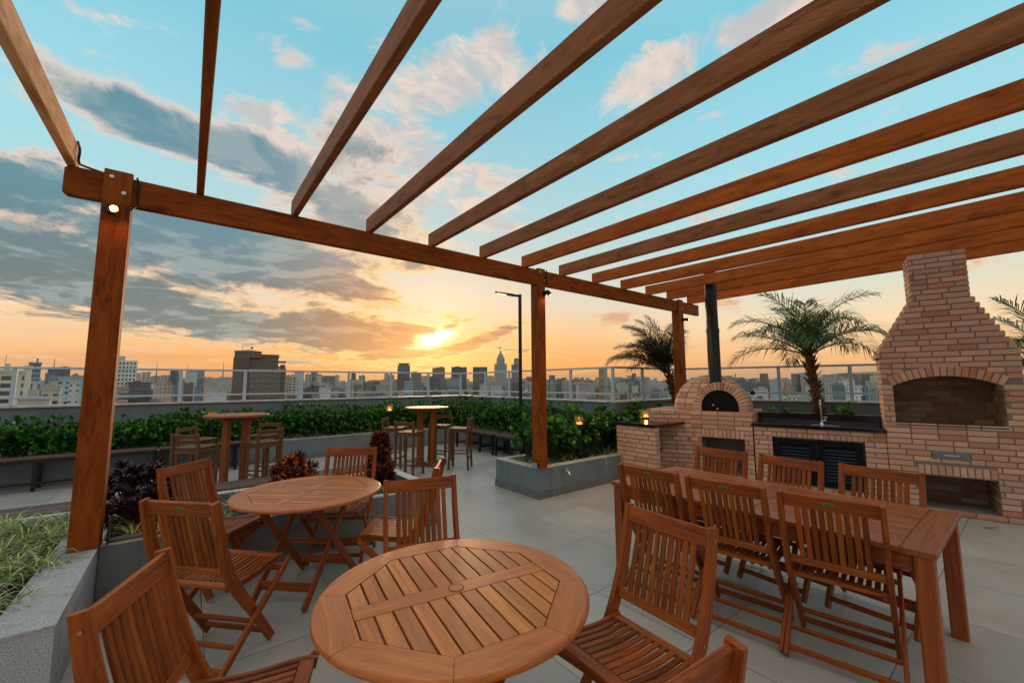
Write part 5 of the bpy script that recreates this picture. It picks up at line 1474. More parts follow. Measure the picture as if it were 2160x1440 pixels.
# ------------------------------------------------------------------ palms
def palm(label, x, y, z0, trunk, crown_r, fr, mt, seed, tr=(.15, .13)):
    random.seed(seed); t = thing('palm_tree', label, 'palm', (x, y, z0)); m = MB()
    tp = [Vector(p) for p in trunk]; cp = curve(tp, 4); n = len(cp)
    m.tube(cp, [tr[0] * (1 - i / n) * .8 + tr[1] * (i / n) * .8 for i in range(n)], 12)
    for i in range(170):     # cut leaf bases
        u = random.random(); k = u * (n - 1); j = min(n - 2, int(k)); c = cp[j].lerp(cp[j + 1], k - j); a = i * 2.4; r = (tr[0] * (1 - u) + tr[1] * u) * .78
        o_ = Vector((cos(a), sin(a), 0)); up = .35 + .9 * u
        L_ = random.uniform(.05, .09) * (1 + 1.2 * max(0, u - .6) * 2)
        d_ = (o_ * .8 + Vector((0, 0, up))).normalized()
        m.sweep([c + o_ * r * .85, c + o_ * r + d_ * L_], o_.cross(Vector((0, 0, 1))), .036 * (1 - .4 * u), [.022, .006], .002)
    m.build('trunk', PTRUNK, t)
    top = cp[-1]
    for (az, el0, L, bend) in fr:
        f = MB(); az = radians(az); el_ = radians(el0); p = top.copy(); seg = 16; rach = [p.copy()]; dirs = []
        for i in range(seg):
            d = Vector((cos(az) * cos(el_), sin(az) * cos(el_), sin(el_))); dirs.append(d)
            p = p + d * L / seg; rach.append(p.copy()); el_ -= radians(bend) / seg * (.4 + 1.2 * i / seg)
        f.tube(rach, [.014 * (1 - i / (seg + 1)) + .002 for i in range(seg + 1)], 5)
        nl = 44
        for k in range(nl):
            u = .16 + .84 * k / nl; kk = u * seg; j = min(seg - 1, int(kk)); c = rach[j].lerp(rach[j + 1], kk - j); d = dirs[j]
            s = d.cross(Vector((0, 0, 1))).normalized(); upn = s.cross(d)
            ll = crown_r * .36 * sin(pi * min(.97, .18 + u * .78)) + .04
            for sg in (-1, 1):
                dd = (d * (.55 + .4 * u) + s * sg * (.85 - .25 * u) + upn * random.uniform(-.1, .5)).normalized()
                tip = c + dd * ll * random.uniform(.8, 1.1) + Vector((0, 0, -.42 * ll * random.uniform(.2, 1.3))); mid_ = c + dd * ll * .5 + upn * .01
                w = .0078; wn = dd.cross(upn).normalized() * w if True else s
                b = len(f.v); f.v += [tuple(c + wn * .5), tuple(c - wn * .5), tuple(mid_ - wn), tuple(mid_ + wn), tuple(tip)]
                f.f += [(b, b + 1, b + 2, b + 3), (b + 3, b + 2, b + 4)]; f.uv += [(0, 0)] * 7; f.mi += [0, 0]
        f.build('frond', mt, t)
    return t
random.seed(41)
fr = []
for i in range(20):
    fr.append((i * 137.5 + random.uniform(-12, 12), 84 - 62 * (i / 19) + random.uniform(-5, 5), random.uniform(1.25, 1.6), random.uniform(55, 120)))
p2 = KP(1.62, 1.75)
palm('palm tree with a rough brown trunk rising behind the sink faucet', p2.x, p2.y, .44, [(0, .0, 0), (-.01, .02, .5), (-.06, .06, 1.0), (-.10, .10, 1.62)], 1.45, fr, PALML, 42, (.095, .085))
random.seed(43)
fr = [(random.uniform(100, 190) if i % 4 else random.uniform(-70, 80), 92 - 62 * (i / 23), random.uniform(1.15, 1.6), random.uniform(45, 95)) for i in range(24)]
palm('dark wind swept palm leaning left beside the far pergola post', 8.22, 4.66, .42, [(0, .0, 0), (-.03, .05, .5), (-.10, .12, 1.0), (-.16, .18, 1.35)], 1.25, fr, PALMD, 44, (.10, .08))
fr = [(i * 137.5, 75 - 60 * (i / 17) + random.uniform(-5, 5), random.uniform(1.2, 1.5), random.uniform(45, 90)) for i in range(18)]
p3 = KP(-1.15, 1.9)
palm('palm showing only its fronds at the right edge, behind the grill', p3.x, p3.y, .44, [(0, 0, 0), (.02, .0, .6), (0, 0, 1.2)], 1.2, fr, PALML, 45, (.10, .09))
HAZE_D = 0.00004
# ------------------------------------------------------------------ city beyond the railing
LM=[('apartment_tower', 'cream tower with a grid of dark balconies at the far left edge', 'balc', (225, 215, 180), -59.5, 256.2, 6.6, 6.0, 7.5, 15.5),
('apartment_tower', 'cream slab with dark balconies beside the blank cream gable', 'balc', (220, 210, 175), -54.3, 257.4, 2.3, 2.1, 7.3, 14.3),
('apartment_tower', 'blank cream gable wall rising just right of the first railing post', 'blank', (238, 224, 190), -52.3, 258.2, 2.1, 2.9, 9.3, 11.4),
('office_tower', 'blue grey tower with a dark flat cap at the far left', 'band', (120, 150, 160), -81.0, 414.5, 5.3, 4.8, 16.5, 8.7),
('office_block', 'white and dark striped block below the dark capped tower', 'strip', (200, 215, 220), -63.1, 325.3, 3.1, 2.7, 3.4, 14.6),
('office_tower', 'slate blue tower left of the darkest one behind the left railing', 'glass', (70, 95, 115), -156.0, 891.4, 11.0, 9.9, 25.2, 11.1),
('office_tower', 'darkest blue tower at the left, just left of the pergola post', 'glass', (45, 70, 90), -153.7, 943.4, 12.9, 11.6, 29.7, 11.7),
('apartment_block', 'olive grey stepped block in front of the slate blue towers', 'win', (150, 160, 150), -85.5, 495.5, 6.4, 5.7, 7.4, 6.2),
('apartment_tower', 'pale blue tower with small windows left of the pergola post', 'win', (150, 200, 210), -60.8, 377.3, 4.8, 4.3, 6.6, 6.8),
('apartment_tower', 'white block dotted with small windows left of the pergola post', 'dots', (215, 215, 205), -49.1, 328.1, 3.9, 3.5, 3.9, 9.7),
('apartment_tower', 'plain light blue tower touching the left pergola post', 'blank', (160, 190, 200), -41.1, 298.7, 3.5, 3.1, 5.4, 7.8),
('apartment_block', 'beige block with few dark windows low at the left', 'win', (200, 190, 165), -48.5, 278.4, 5.7, 5.1, 0.4, 5.1),
('low_block', 'long beige blank wall right above the parapet at the left', 'blank', (200, 195, 170), -45.8, 239.2, 8.0, 7.2, -3.0, 7.2),
('apartment_block', 'far brown stepped tower with a small cupola at the left', 'win', (150, 130, 110), -192.4, 1289.8, 9.1, 8.2, 24.1, 3.7),
('apartment_block', 'pink tower between the white grid tower and a cream one', 'win', (225, 165, 145), -49.3, 700.4, 4.8, 4.3, 16.1, 1.6),
('apartment_block', 'cream tower with wide balconies right of the pink one', 'balc', (230, 215, 185), -43.5, 722.6, 8.7, 7.8, 17.8, 4.6),
('low_block', 'plain brick red block by the left pergola post', 'blank', (190, 90, 85), -32.8, 421.3, 5.7, 5.1, 3.5, 4.4),
('low_block', 'pink red low block striped, at the foot of the white grid tower', 'band', (205, 120, 125), -35.5, 400.9, 5.5, 5.0, -0.9, 7.5),
('low_block', 'dark rusty open steel frame building with brick walls', 'band', (95, 60, 50), -28.0, 414.4, 11.8, 10.6, 3.1, 5.1),
('apartment_block', 'salmon block with rows of small dark windows', 'dots', (205, 165, 140), -16.7, 464.8, 11.3, 10.2, 3.3, 5.7),
('apartment_block', 'white striped block above the salmon one', 'strip', (190, 205, 200), -24.7, 704.2, 10.2, 9.2, 12.7, 3.2),
('office_block', 'slim teal glass block left of the second railing post', 'band', (50, 125, 130), -7.8, 622.6, 6.0, 5.4, 12.1, -0.5),
('apartment_block', 'dark brown brick block right of the teal glass one', 'win', (110, 75, 65), 1.0, 563.6, 7.9, 7.1, 3.1, 3.5),
('apartment_tower', 'round shouldered pale green tower right of the second post', 'blank', (190, 200, 180), 4.8, 1007.7, 17.0, 15.3, 25.9, 4.5),
('apartment_block', 'grey block with a rooftop sign on the left ridge', 'blank', (120, 140, 140), 16.5, 1314.2, 31.8, 28.6, 36.9, 0.5),
('apartment_block', 'dark tower on the ridge left of the second railing post', 'blank', (80, 100, 105), -28.2, 1407.5, 17.2, 15.5, 38.9, -3.7),
('low_block', 'plain salmon house block near the brown office tower', 'blank', (215, 160, 125), 15.2, 482.5, 6.0, 5.4, 1.1, -1.8),
('low_block', 'low white block left of the brown office tower', 'blank', (205, 210, 205), 19.3, 425.8, 13.9, 12.5, -2.4, -1.4),
('apartment_block', 'pale block with square windows left of the brown office tower', 'win', (195, 200, 180), 42.6, 803.3, 9.7, 8.8, 11.8, 0.6),
('apartment_block', 'taupe slim block touching the brown office tower', 'win', (190, 165, 145), 86.3, 515.9, 6.8, 6.2, 10.5, -10.7),
('apartment_block', 'cream balcony tower right of the brown office tower', 'balc', (205, 190, 170), 88.6, 494.7, 5.8, 5.2, 10.7, -12.6),
('apartment_tower', 'tall white block with small windows left of the fourth post', 'dots', (210, 215, 215), 95.8, 499.8, 8.6, 7.8, 15.4, -7.3),
('apartment_block', 'pale ribbed block right of the tall white one', 'strip', (185, 190, 180), 228.1, 1082.6, 14.1, 12.7, 24.0, -7.1),
('apartment_tower', 'brown tower with a dark upper side right of the fourth post', 'blank', (140, 110, 95), 306.1, 1375.1, 19.5, 17.5, 38.9, -14.9),
('apartment_tower', 'pale green tower beside the brown far one', 'blank', (165, 190, 160), 273.3, 1174.2, 12.3, 11.1, 26.2, -11.9),
('office_block', 'dark navy block with white trim in the middle distance', 'band', (50, 65, 75), 136.9, 610.0, 11.5, 10.3, -1.7, -10.3),
('low_block', 'white block with two dark windows right of the navy one', 'dots', (220, 222, 215), 134.9, 549.4, 12.7, 11.4, -2.7, -13.8),
('apartment_tower', 'thin white tower in the row before the fifth post', 'blank', (190, 190, 180), 341.6, 1260.2, 12.5, 11.3, 25.7, -18.8),
('office_tower', 'dark slim tower right behind the fifth post', 'glass', (75, 105, 115), 444.1, 1439.8, 14.9, 13.4, 37.6, -18.3),
('apartment_block', 'white block with vertical fins behind the fifth post', 'strip', (205, 205, 195), 204.2, 674.8, 11.1, 9.9, 4.2, -18.0),
('apartment_block', 'grey block with a flat penthouse near the middle', 'win', (150, 160, 155), 439.0, 1338.1, 18.3, 16.5, 27.7, -14.6),
('apartment_block', 'slim pinkish block left of the crowned grey tower', 'dots', (205, 180, 160), 327.4, 842.4, 8.5, 7.6, 22.4, -17.6),
('apartment_block', 'yellowish green narrow block left of the pinkish one', 'win', (205, 210, 165), 292.2, 769.9, 7.6, 6.9, 8.0, -19.6),
('apartment_block', 'pinkish block behind the sixth railing post', 'dots', (200, 180, 165), 340.5, 850.4, 13.4, 12.0, 19.7, -24.2),
('office_block', 'brown ribbed block in front of the crowned grey tower', 'strip', (125, 100, 70), 303.1, 704.1, 14.6, 13.1, 16.7, -24.5),
('office_block', 'grey brown block right of the crowned grey tower', 'win', (150, 140, 130), 428.5, 915.4, 23.8, 21.4, 28.2, -26.3),
('office_block', 'white and blue banded ziggurat block near the middle', 'band', (170, 200, 205), 214.6, 478.9, 10.6, 9.5, 4.4, -24.1),
('office_block', 'wide dark banded block under the flag topped tower', 'band', (95, 105, 105), 373.9, 719.3, 23.8, 21.4, 13.9, -26.3),
('office_tower', 'brown tower with a flagstaff left of the striped tower', 'win', (150, 120, 95), 405.5, 760.0, 25.4, 22.9, 32.9, -29.3),
('office_tower', 'dark tower with pale vertical stripes', 'strip', (85, 90, 95), 469.3, 785.5, 33.4, 30.0, 36.9, -30.9),
('office_block', 'grey stepped block in front of the vertically striped tower', 'win', (165, 165, 155), 306.1, 525.5, 18.1, 16.3, 7.4, -35.0),
('office_tower', 'dark green grey flat topped tower left of the spire tower', 'band', (75, 95, 95), 440.2, 658.4, 26.6, 23.9, 32.2, -36.2),
('low_block', 'pale annex at the foot of the dark green grey tower', 'blank', (185, 190, 185), 295.7, 433.5, 10.6, 9.5, -0.0, -37.9),
('office_tower', 'grey banded tower right of the spire tower', 'band', (130, 145, 150), 517.6, 645.7, 16.9, 15.2, 38.3, -41.1),
('office_tower', 'raised back part of the banded tower by the lamp post', 'win', (150, 160, 160), 519.5, 644.1, 12.2, 11.0, 49.7, -42.5),
('low_block', 'white low block with green painted wall below the spire tower', 'blank', (190, 200, 195), 249.7, 343.6, 10.5, 9.4, 0.2, -32.4),
('apartment_block', 'cream block between the lamp post and the pergola post', 'strip', (190, 185, 165), 455.5, 536.2, 8.0, 7.2, 3.1, -36.7),
('apartment_block', 'pale blue block just right of the middle pergola post', 'win', (170, 190, 195), 615.1, 663.3, 10.2, 9.2, 3.3, -44.0),
('apartment_tower', 'grey tower right of the middle pergola post', 'win', (165, 170, 165), 696.6, 725.9, 13.5, 12.2, 8.0, -46.2),
('apartment_tower', 'cream ribbed tower left of the ninth railing post', 'strip', (200, 195, 170), 646.6, 634.4, 13.1, 11.8, 7.2, -45.5),
('apartment_block', 'dark grey block right of the ninth railing post', 'win', (125, 130, 125), 561.9, 521.9, 15.2, 13.7, -1.5, -45.9),
('apartment_block', 'pale block left of the tall mirrored slab', 'win', (195, 195, 185), 608.3, 534.1, 21.1, 19.0, 0.9, -46.3),
('office_tower', 'mirrored face of the tall slab, orange sky reflection painted on its windows', 'painted_reflection', (110, 90, 70), 544.3, 451.0, 7.6, 13.7, 26.1, -49.2),
('office_tower', 'blank pale side of the tall mirrored slab', 'blank', (155, 170, 175), 549.9, 446.2, 6.9, 12.3, 25.2, -52.1),
('apartment_block', 'slim dark block right of the corner railing post', 'win', (120, 135, 135), 716.7, 551.5, 9.6, 8.7, 0.6, -57.2),
('apartment_block', 'blue grey block left of the orange edged one', 'win', (110, 140, 150), 647.8, 480.4, 14.4, 13.0, 4.2, -57.0),
('apartment_block', 'pale blue ribbed block beside the orange edged one', 'strip', (150, 180, 190), 669.3, 481.1, 9.5, 8.5, 1.5, -55.5),
('office_block', 'dark glass block with an orange edge before the palm', 'glass', (70, 85, 90), 576.6, 403.9, 8.8, 7.9, 2.2, -50.2),
('apartment_block', 'pale grey row of flats right of the dark glass block', 'win', (175, 185, 180), 761.2, 499.3, 23.0, 20.7, -2.6, -53.1),
('apartment_block', 'white flats left of the leaning palm', 'win', (200, 200, 195), 810.4, 508.0, 14.4, 12.9, 0.2, -60.3),
('office_block', 'grey block rising just right of the oven flue', 'win', (120, 145, 150), 737.0, 328.8, 15.7, 14.1, 8.9, -63.6),
('office_block', 'teal ribbed slab right of the oven flue', 'strip', (80, 120, 130), 576.7, 243.8, 13.5, 12.2, 2.8, -71.9),
('office_block', 'second teal grey slab right of the ribbed one', 'strip', (110, 140, 145), 598.5, 239.6, 10.4, 9.3, 2.1, -68.2),
('low_block', 'plain cream block above the sink counter', 'blank', (205, 200, 180), 529.2, 201.0, 13.5, 12.2, -6.2, -66.8),
('apartment_tower', 'pale blue tower left of the railing post above the sink', 'dots', (170, 190, 195), 571.4, 199.5, 11.6, 10.5, 2.5, -74.4),
('low_block', 'low white and blue block beside the oven dome', 'band', (190, 215, 225), 392.3, 158.8, 7.2, 6.5, -10.1, -71.6),
('apartment_block', 'small ochre block right of the railing post above the sink', 'blank', (200, 130, 50), 764.0, 247.6, 6.9, 6.2, -3.4, -73.2),
('apartment_block', 'grey block touching the ochre one', 'blank', (130, 150, 150), 764.6, 242.9, 5.0, 4.5, -4.9, -73.6),
('low_block', 'white colonnaded low block left of the palm trunk', 'strip', (215, 215, 205), 411.6, 131.7, 4.7, 4.2, -10.4, -74.7),
('low_block', 'cream colonnaded low block left of the palm trunk', 'strip', (205, 200, 185), 423.2, 129.5, 5.7, 5.1, -11.0, -68.2),
('apartment_tower', 'white stepped tower left of the palm trunk', 'dots', (205, 220, 225), 541.1, 155.5, 6.7, 6.0, -3.0, -76.4),
('apartment_block', 'pinkish block just right of the palm trunk', 'win', (205, 185, 165), 603.4, 154.9, 6.7, 6.0, -2.3, -74.4),
('office_block', 'grey green ribbed slab in front of the white twin tower', 'band', (120, 140, 135), 421.7, 101.3, 8.1, 7.3, -1.5, -81.3),
('apartment_tower', 'pale blue rear stair tower of the white flats', 'blank', (190, 215, 220), 440.2, 102.7, 4.4, 3.9, 2.0, -74.5),
('apartment_tower', 'tall white flats with dark window columns near the grill', 'dots', (225, 235, 240), 424.4, 94.5, 6.2, 5.6, 2.3, -79.9),
('apartment_tower', 'lower white wing of the flats near the grill', 'dots', (222, 232, 238), 426.6, 89.7, 4.3, 3.9, -1.5, -76.9),
('low_block', 'small navy block right of the white flats', 'blank', (50, 90, 110), 412.7, 83.9, 2.5, 2.2, -9.8, -80.9),
('apartment_tower', 'white tower half hidden by the brick grill', 'strip', (205, 220, 225), 494.3, 88.4, 4.7, 4.3, -5.8, -83.5)]

ZG = -48.0
m = MB(); m.poly([(-8990, -2490, ZG), (16990, -2490, ZG), (16990, 15490, ZG), (-8990, 15490, ZG)])
tag(m.build('ground', CITYG), kind='structure')
def hillband(name, D, pts, seed):
    random.seed(seed); m = MB(); az0, az1 = pts[0][0], pts[-1][0]; n = int((az1 - az0) / .18); vs = []
    for i in range(n + 1):
        a = az0 + (az1 - az0) * i / n
        for j in range(len(pts) - 1):
            if pts[j][0] <= a <= pts[j + 1][0]:
                t = (a - pts[j][0]) / (pts[j + 1][0] - pts[j][0]); t = t * t * (3 - 2 * t); e = pts[j][1] * (1 - t) + pts[j + 1][1] * t
        e += .02 * sin(i * 1.7 + seed) + .012 * sin(i * 4.1)
        h = D * tan(radians(max(.0, e))) + 1.6
        for k, (dd, hh) in enumerate(((-.30, -1), (-.14, .55), (0, 1), (.16, .5), (.32, -1))):
            r = D * (1 + dd + .01 * sin(i * .9 + k)); z = ZG if hh < 0 else ZG + (h - ZG) * hh
            vs.append((r * sin(radians(a)), r * cos(radians(a)), z))
    fs = [(i * 5 + k, i * 5 + k + 1, (i + 1) * 5 + k + 1, (i + 1) * 5 + k) for i in range(n) for k in range(4)]
    m.faces(vs, fs, lambda i, f: (0, 0)); tag(m.build(name, HILL, smooth=True), kind='structure')
hillband('hills', 9500, [(62, .05), (66, .12), (69.5, -.0), (71.4, .12), (73.2, .30), (74.5, .52), (76.2, .88), (77.5, .97), (79.8, 1.02), (81.5, 1.0), (87.8, .62), (96, .3)], 2)
hillband('hills', 12000, [(41, .05), (43.4, .34), (45.4, .20), (47.3, .34), (49.6, .15), (51.4, .36), (52.3, .55), (53.0, .68), (53.5, .5), (54.4, .30), (56, .05), (62, .0)], 5)
hillband('hills', 3600, [(-30, .1), (-14, .25), (-9, .35), (-6.5, .5), (-4.2, .35), (-2.7, .95), (-1.4, 1.05), (-.3, .75), (1.5, .85), (3.5, .6), (6, .4), (10, .3), (16, .25), (22, .15), (27, .05)], 8)

def roof_bits(w, d, h, par, seed, m):
    random.seed(seed)
    for _ in range(random.randint(1, 3)):
        bw, bd, bh = w * random.uniform(.15, .45), d * random.uniform(.2, .5), random.uniform(1.0, 3.2)
        cx, cy = random.uniform(-1, 1) * (w - bw) / 2 * .8, random.uniform(-1, 1) * (d - bd) / 2 * .8
        B(m, cx - bw / 2, cx + bw / 2, cy - bd / 2, cy + bd / 2, h, h + bh)
    if random.random() < .3: m.tube([(w * .2, 0, h), (w * .2, 0, h + random.uniform(3, 7))], .12, 4)
def building(nm, label, sty, col, x, y, w, d, zt, rot, roof=True, group=None, cat='building', detail=True):
    t = thing(nm, label, cat, (x, y, ZG), radians(rot), group); h = zt - ZG
    m = MB(); B(m, -w / 2, w / 2, -d / 2, d / 2, 0, h)
    o = m.build('facade', FAC[sty], t); o.color = lin(col)
    m = MB(); e = .25
    for a in ((-w / 2 - e, w / 2 + e, -d / 2 - e, -d / 2), (-w / 2 - e, w / 2 + e, d / 2, d / 2 + e), (-w / 2 - e, -w / 2, -d / 2, d / 2), (w / 2, w / 2 + e, -d / 2, d / 2)): B(m, *a, h - 1.0, h + .35)
    if roof: roof_bits(w, d, h, t, int(abs(x) * 7 + abs(y)), m)
    o = m.build('roof', FAC['blank'], t); o.color = lin(tuple(c * .92 for c in col))
    return t
for nm, lb, sty, col, x, y, w, d, zt, rot in LM:
    building(nm, lb, sty, col, x, y, w, max(6, d), zt, rot, roof=('spire' not in lb and w > 5))

# white tower with a real grid of windows
WGL = simple('dark_teal_window_glass', (.03, .075, .08, 1), .15, var=.4, vscale=.8)
GGL = simple('green_mirror_glass', (.03, .20, .155, 1), .12, var=.45, vscale=.6)
def wins(t, x0, x1, z0, z1, nx, nz, fy, fw, fh, mat_=WGL, name='window', dep=.18, kmin=0):
    me = None
    for i in range(nx):
        for k in range(kmin, nz):
            cx = x0 + (x1 - x0) * (i + .5) / nx; cz = z0 + (z1 - z0) * (k + .5) / nz
            if me is None:
                m = MB(); m.box((0, 0, 0), ((x1 - x0) / nx * fw, .08, (z1 - z0) / nz * fh)); o = m.build(name, mat_, t); me = o.data
            else:
                o = bpy.data.objects.new(name, me); COL.objects.link(o); o.parent = t
            o.location = (cx, fy - .02, cz)
t = thing('apartment_tower', 'white tower with a regular grid of dark windows right of the left pergola post', 'building', (-36.4, 418.4, ZG), radians(5))
m = MB(); h = 19.7 - ZG; B(m, -7, 5.9, 0, 12, 0, h); o = m.build('facade', FAC['blank'], t); o.color = lin((222, 226, 214))
m = MB(); B(m, -5, -1.2, 2, 8, h, h + 3.2); o = m.build('roof', FAC['blank'], t); o.color = lin((190, 195, 185))
wins(t, -6.6, 5.4, 4, h - .6, 6, 21, 0, .52, .50, kmin=8)

# brown office tower with a green glazed wing
BRN = simple('brown_stone_cladding', (.155, .105, .070, 1), .7, var=.25, vscale=.35)
BRNP = simple('taupe_stone_piers', (.22, .155, .105, 1), .7, var=.15, vscale=.5)
t = thing('office_tower', 'big brown stepped office tower with green glazed wing left of the centre', 'building', (30.2, 298.0, ZG), radians(-5.6))
H1 = 21.6 - ZG; H2 = 20.2 - ZG; H3 = 10.8 - ZG
m = MB(); B(m, -9.2, -.9, 0, 14, 0, H1 - 3.6); B(m, -8.9, 5.2, .3, 14, H1 - 3.6, H1 - 3.4)
for k in range(22): B(m, -9.26, -.84, -.05, 14, 2.6 * k + 8, 2.6 * k + 8.12)
for k in range(6): B(m, -9.3 + k * 1.68, -9.12 + k * 1.68, -.10, 0, 5, H1 - 3.6)
m.build('main_shaft', BRN, t)
m = MB(); B(m, -8.9, 5.0, .4, 13.5, H1 - 3.5, H1); B(m, -9.2, 5.3, .1, 13.8, H1 - .15, H1 + .35)
m.faces([(-9.0, .2, H1 + .35), (5.1, .2, H1 + .35), (5.1, 13.6, H1 + .35), (-9.0, 13.6, H1 + .35), (-2, 6.5, H1 + 1.7)], [(0, 1, 4), (1, 2, 4), (2, 3, 4), (3, 0, 4)], lambda i, f: (0, 0)); m.build('roof', BRNP, t)
wins(t, -8.6, 4.8, H1 - 3.0, H1 - .7, 10, 1, .38, .5, .6, name='attic_window')
m = MB(); B(m, -.9, 14.6, 3.0, 14, 0, H2 - 1.6); B(m, -1.3, 15.2, 2.4, 14.2, H2 - 1.6, H2 - 1.0); B(m, -.6, 14.3, 3.2, 13.8, H2 - 1.0, H2 - .2); B(m, -1.2, 15.0, 2.6, 14.1, H2 - .2, H2 + .15)
m.build('upper_block', BRNP, t)
wins(t, -.6, 14.2, H3 + .6, H2 - 2.2, 4, 2, 2.98, .55, .62, GGL)
m = MB(); B(m, -.5, 18.4, -3.6, 3.0, 0, H3); B(m, -.9, 18.8, -4.0, 3.0, H3 - .3, H3 + .5)
for k in range(7): B(m, .4 + k * 3.0 - .35, .4 + k * 3.0 + .35, -4.05, -3.6, 0, H3 - .3)
m.build('wing', BRNP, t)
m = MB()
for k in range(20): B(m, -.4, 18.3, -3.75, -3.6, 3.3 * k + .2, 3.3 * k + 1.4)
m.build('spandrels', BRN, t)
wins(t, .4, 18.4, H3 - 8 * 3.3, H3, 6, 8, -3.62, .77, .58, GGL, 'glazing')
m = MB(); B(m, 16.0, 18.4, 2, 8, H3 + .5, H3 + 3.2); m.build('rooftop_box', BRN, t)
m = MB(); m.tube([(-5, 5, H1 + 1), (-5, 5, H1 + 6)], .12, 4); m.tube([(-.2, 5, H1 + 1), (-.2, 5, H1 + 2.6)], .1, 4)
m.lathe([(.3, 0), (.8, .4), (.8, .9), (.3, 1.2)], (-.2, 5, H1 + 2.2), 10); m.build('aerials', BRN, t)

# grey tower with a crown ring
t = thing('office_tower', 'grey round cornered tower with an open crown ring, left of the sun', 'building', (318.3, 734.0, ZG), radians(-23))
h = 36 - ZG; m = MB(); oc = [(12 * cos(a) * 1.0, 10 * sin(a) + 10) for a in [2 * pi * k / 12 + pi / 12 for k in range(12)]]
m.prism(oc, 0, h); o = m.build('facade', FAC['band'], t); o.color = lin((130, 130, 128))
m = MB(); m.prism([(p[0] * .8, (p[1] - 10) * .8 + 10) for p in oc], h, h + 3)
for p in oc: m.box((p[0], p[1], h + 1.8), (.7, .7, 3.6))
m.prism([(p[0] * 1.04, (p[1] - 10) * 1.04 + 10) for p in oc], h + 3.4, h + 4.2); o = m.build('crown_ring', FAC['blank'], t); o.color = lin((140, 120, 100))

# stepped spire tower with a flag
t = thing('spire_tower', 'pale stepped tower with a domed spire and a flag, right of the sun', 'building', (536.6, 722.5, ZG), radians(-36.6))
m = MB(); g = lambda z: z - ZG
B(m, -14, 14, 0, 24, 0, g(24)); B(m, -14, -8.6, 0, 22, g(24), g(42)); B(m, 8.6, 14, 0, 22, g(24), g(42)); B(m, -8.6, 8.6, 1.5, 22, g(24), g(45))
B(m, -12.8, -9.2, 1.5, 18, g(42), g(45)); B(m, 9.2, 12.8, 1.5, 18, g(42), g(45))
B(m, -9, 9, 3, 20, g(45), g(56)); B(m, -7.6, 7.6, 4, 18, g(56), g(59)); B(m, -6, 6, 5, 17, g(59), g(62))
for k in range(8): B(m, -7.7 + k * 2.05, -6.9 + k * 2.05, 1.2, 1.6, g(26), g(45)); B(m, -8.3 + k * 2.2, -7.4 + k * 2.2, 2.7, 3.1, g(46), g(55))
o = m.build('shaft', FAC['dots'], t); o.color = lin((165, 178, 175))
m = MB(); m.lathe([(6, 0), (5.6, 1.5), (4.4, 3.2), (2.6, 4.4), (2.0, 4.6), (2.0, 8.5), (2.5, 8.8), (2.2, 9.6), (1.4, 11.4), (.4, 12.4)], (0, 11, g(62)), 14); o = m.build('dome_and_lantern', FAC['blank'], t); o.color = lin((150, 165, 165))
m = MB(); m.tube([(0, 11, g(73)), (0, 11, g(85))], .22, 5); fp_ = m.build('flagpole', BLACKM, t)
m = MB(); m.faces([(-.2, 11, g(81)), (-2, 11.3, g(81.4)), (-4.6, 10.9, g(80.6)), (-4.4, 11, g(78)), (-2, 11.3, g(78.4)), (-.2, 11, g(78)), (-.2, 11.1, g(81)), (-.2, 11.1, g(78))], [(0, 1, 4, 5), (1, 2, 3, 4)], lambda i, f: (0, 0)); m.build('flag', simple('dark_flag', (.04, .04, .04, 1), .8), fp_)

# flagstaff, masts, banner
for x, y, hgt, lb in ((-83, 1798, 78.7, 'thin lattice mast over the left ridge, right of the white grid tower'), (97.5, 1797, 83.9, 'thin mast left of the brown office tower'), (-310, 1773, 84.8, 'thin mast above the dark blue towers at the left'),
                      (-245, 1783, 76, 'thin mast just left of the left pergola post'), (-3, 1800, 73, 'small mast on the ridge behind the second railing post')):
    t = thing('radio_mast', lb, 'mast', (x, y, ZG), 0, 'radio masts on the left ridge'); m = MB(); h = hgt - ZG
    m.tube([(0, 0, 0), (0, 0, h * .72), (0, 0, h * .86), (0, 0, h)], [2.6, 1.5, .7, .35], 4); 
    for k in range(5): m.box((0, 0, h * (.62 + .06 * k)), (4.2 - k * .6, 4.2 - k * .6, .6))
    m.build('lattice', simple('mast_paint', (.25, .12, .08, 1), .8), t)

# the mass of lower blocks between the landmarks
random.seed(77)
refs = [(az_, nm_) for az_, nm_ in ((-16, 'the cream balcony tower'), (-9, 'the dark blue towers'), (-5, 'the white grid tower'), (0, 'the second railing post'), (5.5, 'the brown office tower'), (11.5, 'the tall white block'),
        (17, 'the fifth railing post'), (23, 'the crowned grey tower'), (27.5, 'the flagstaff tower'), (30, 'the striped tower'), (33.5, 'the flat topped tower'), (36.6, 'the spire tower'), (39, 'the grey banded tower'),
        (44, 'the middle pergola post'), (50.5, 'the tall mirrored slab'), (54.5, 'the orange edged block'), (60, 'the leaning palm'), (66, 'the teal ribbed slab'), (71, 'the ochre block'), (76.5, 'the tall white flats'), (82, 'the brick grill'))]
tones = [('cream', (214, 204, 176)), ('pale grey', (188, 192, 186)), ('grey blue', (150, 172, 180)), ('white', (222, 224, 218)), ('beige', (196, 178, 152)), ('pinkish', (200, 176, 158)), ('dark grey', (104, 110, 110)), ('olive grey', (142, 146, 134)), ('brown', (128, 108, 92)), ('light teal', (156, 184, 184))]
fills = []
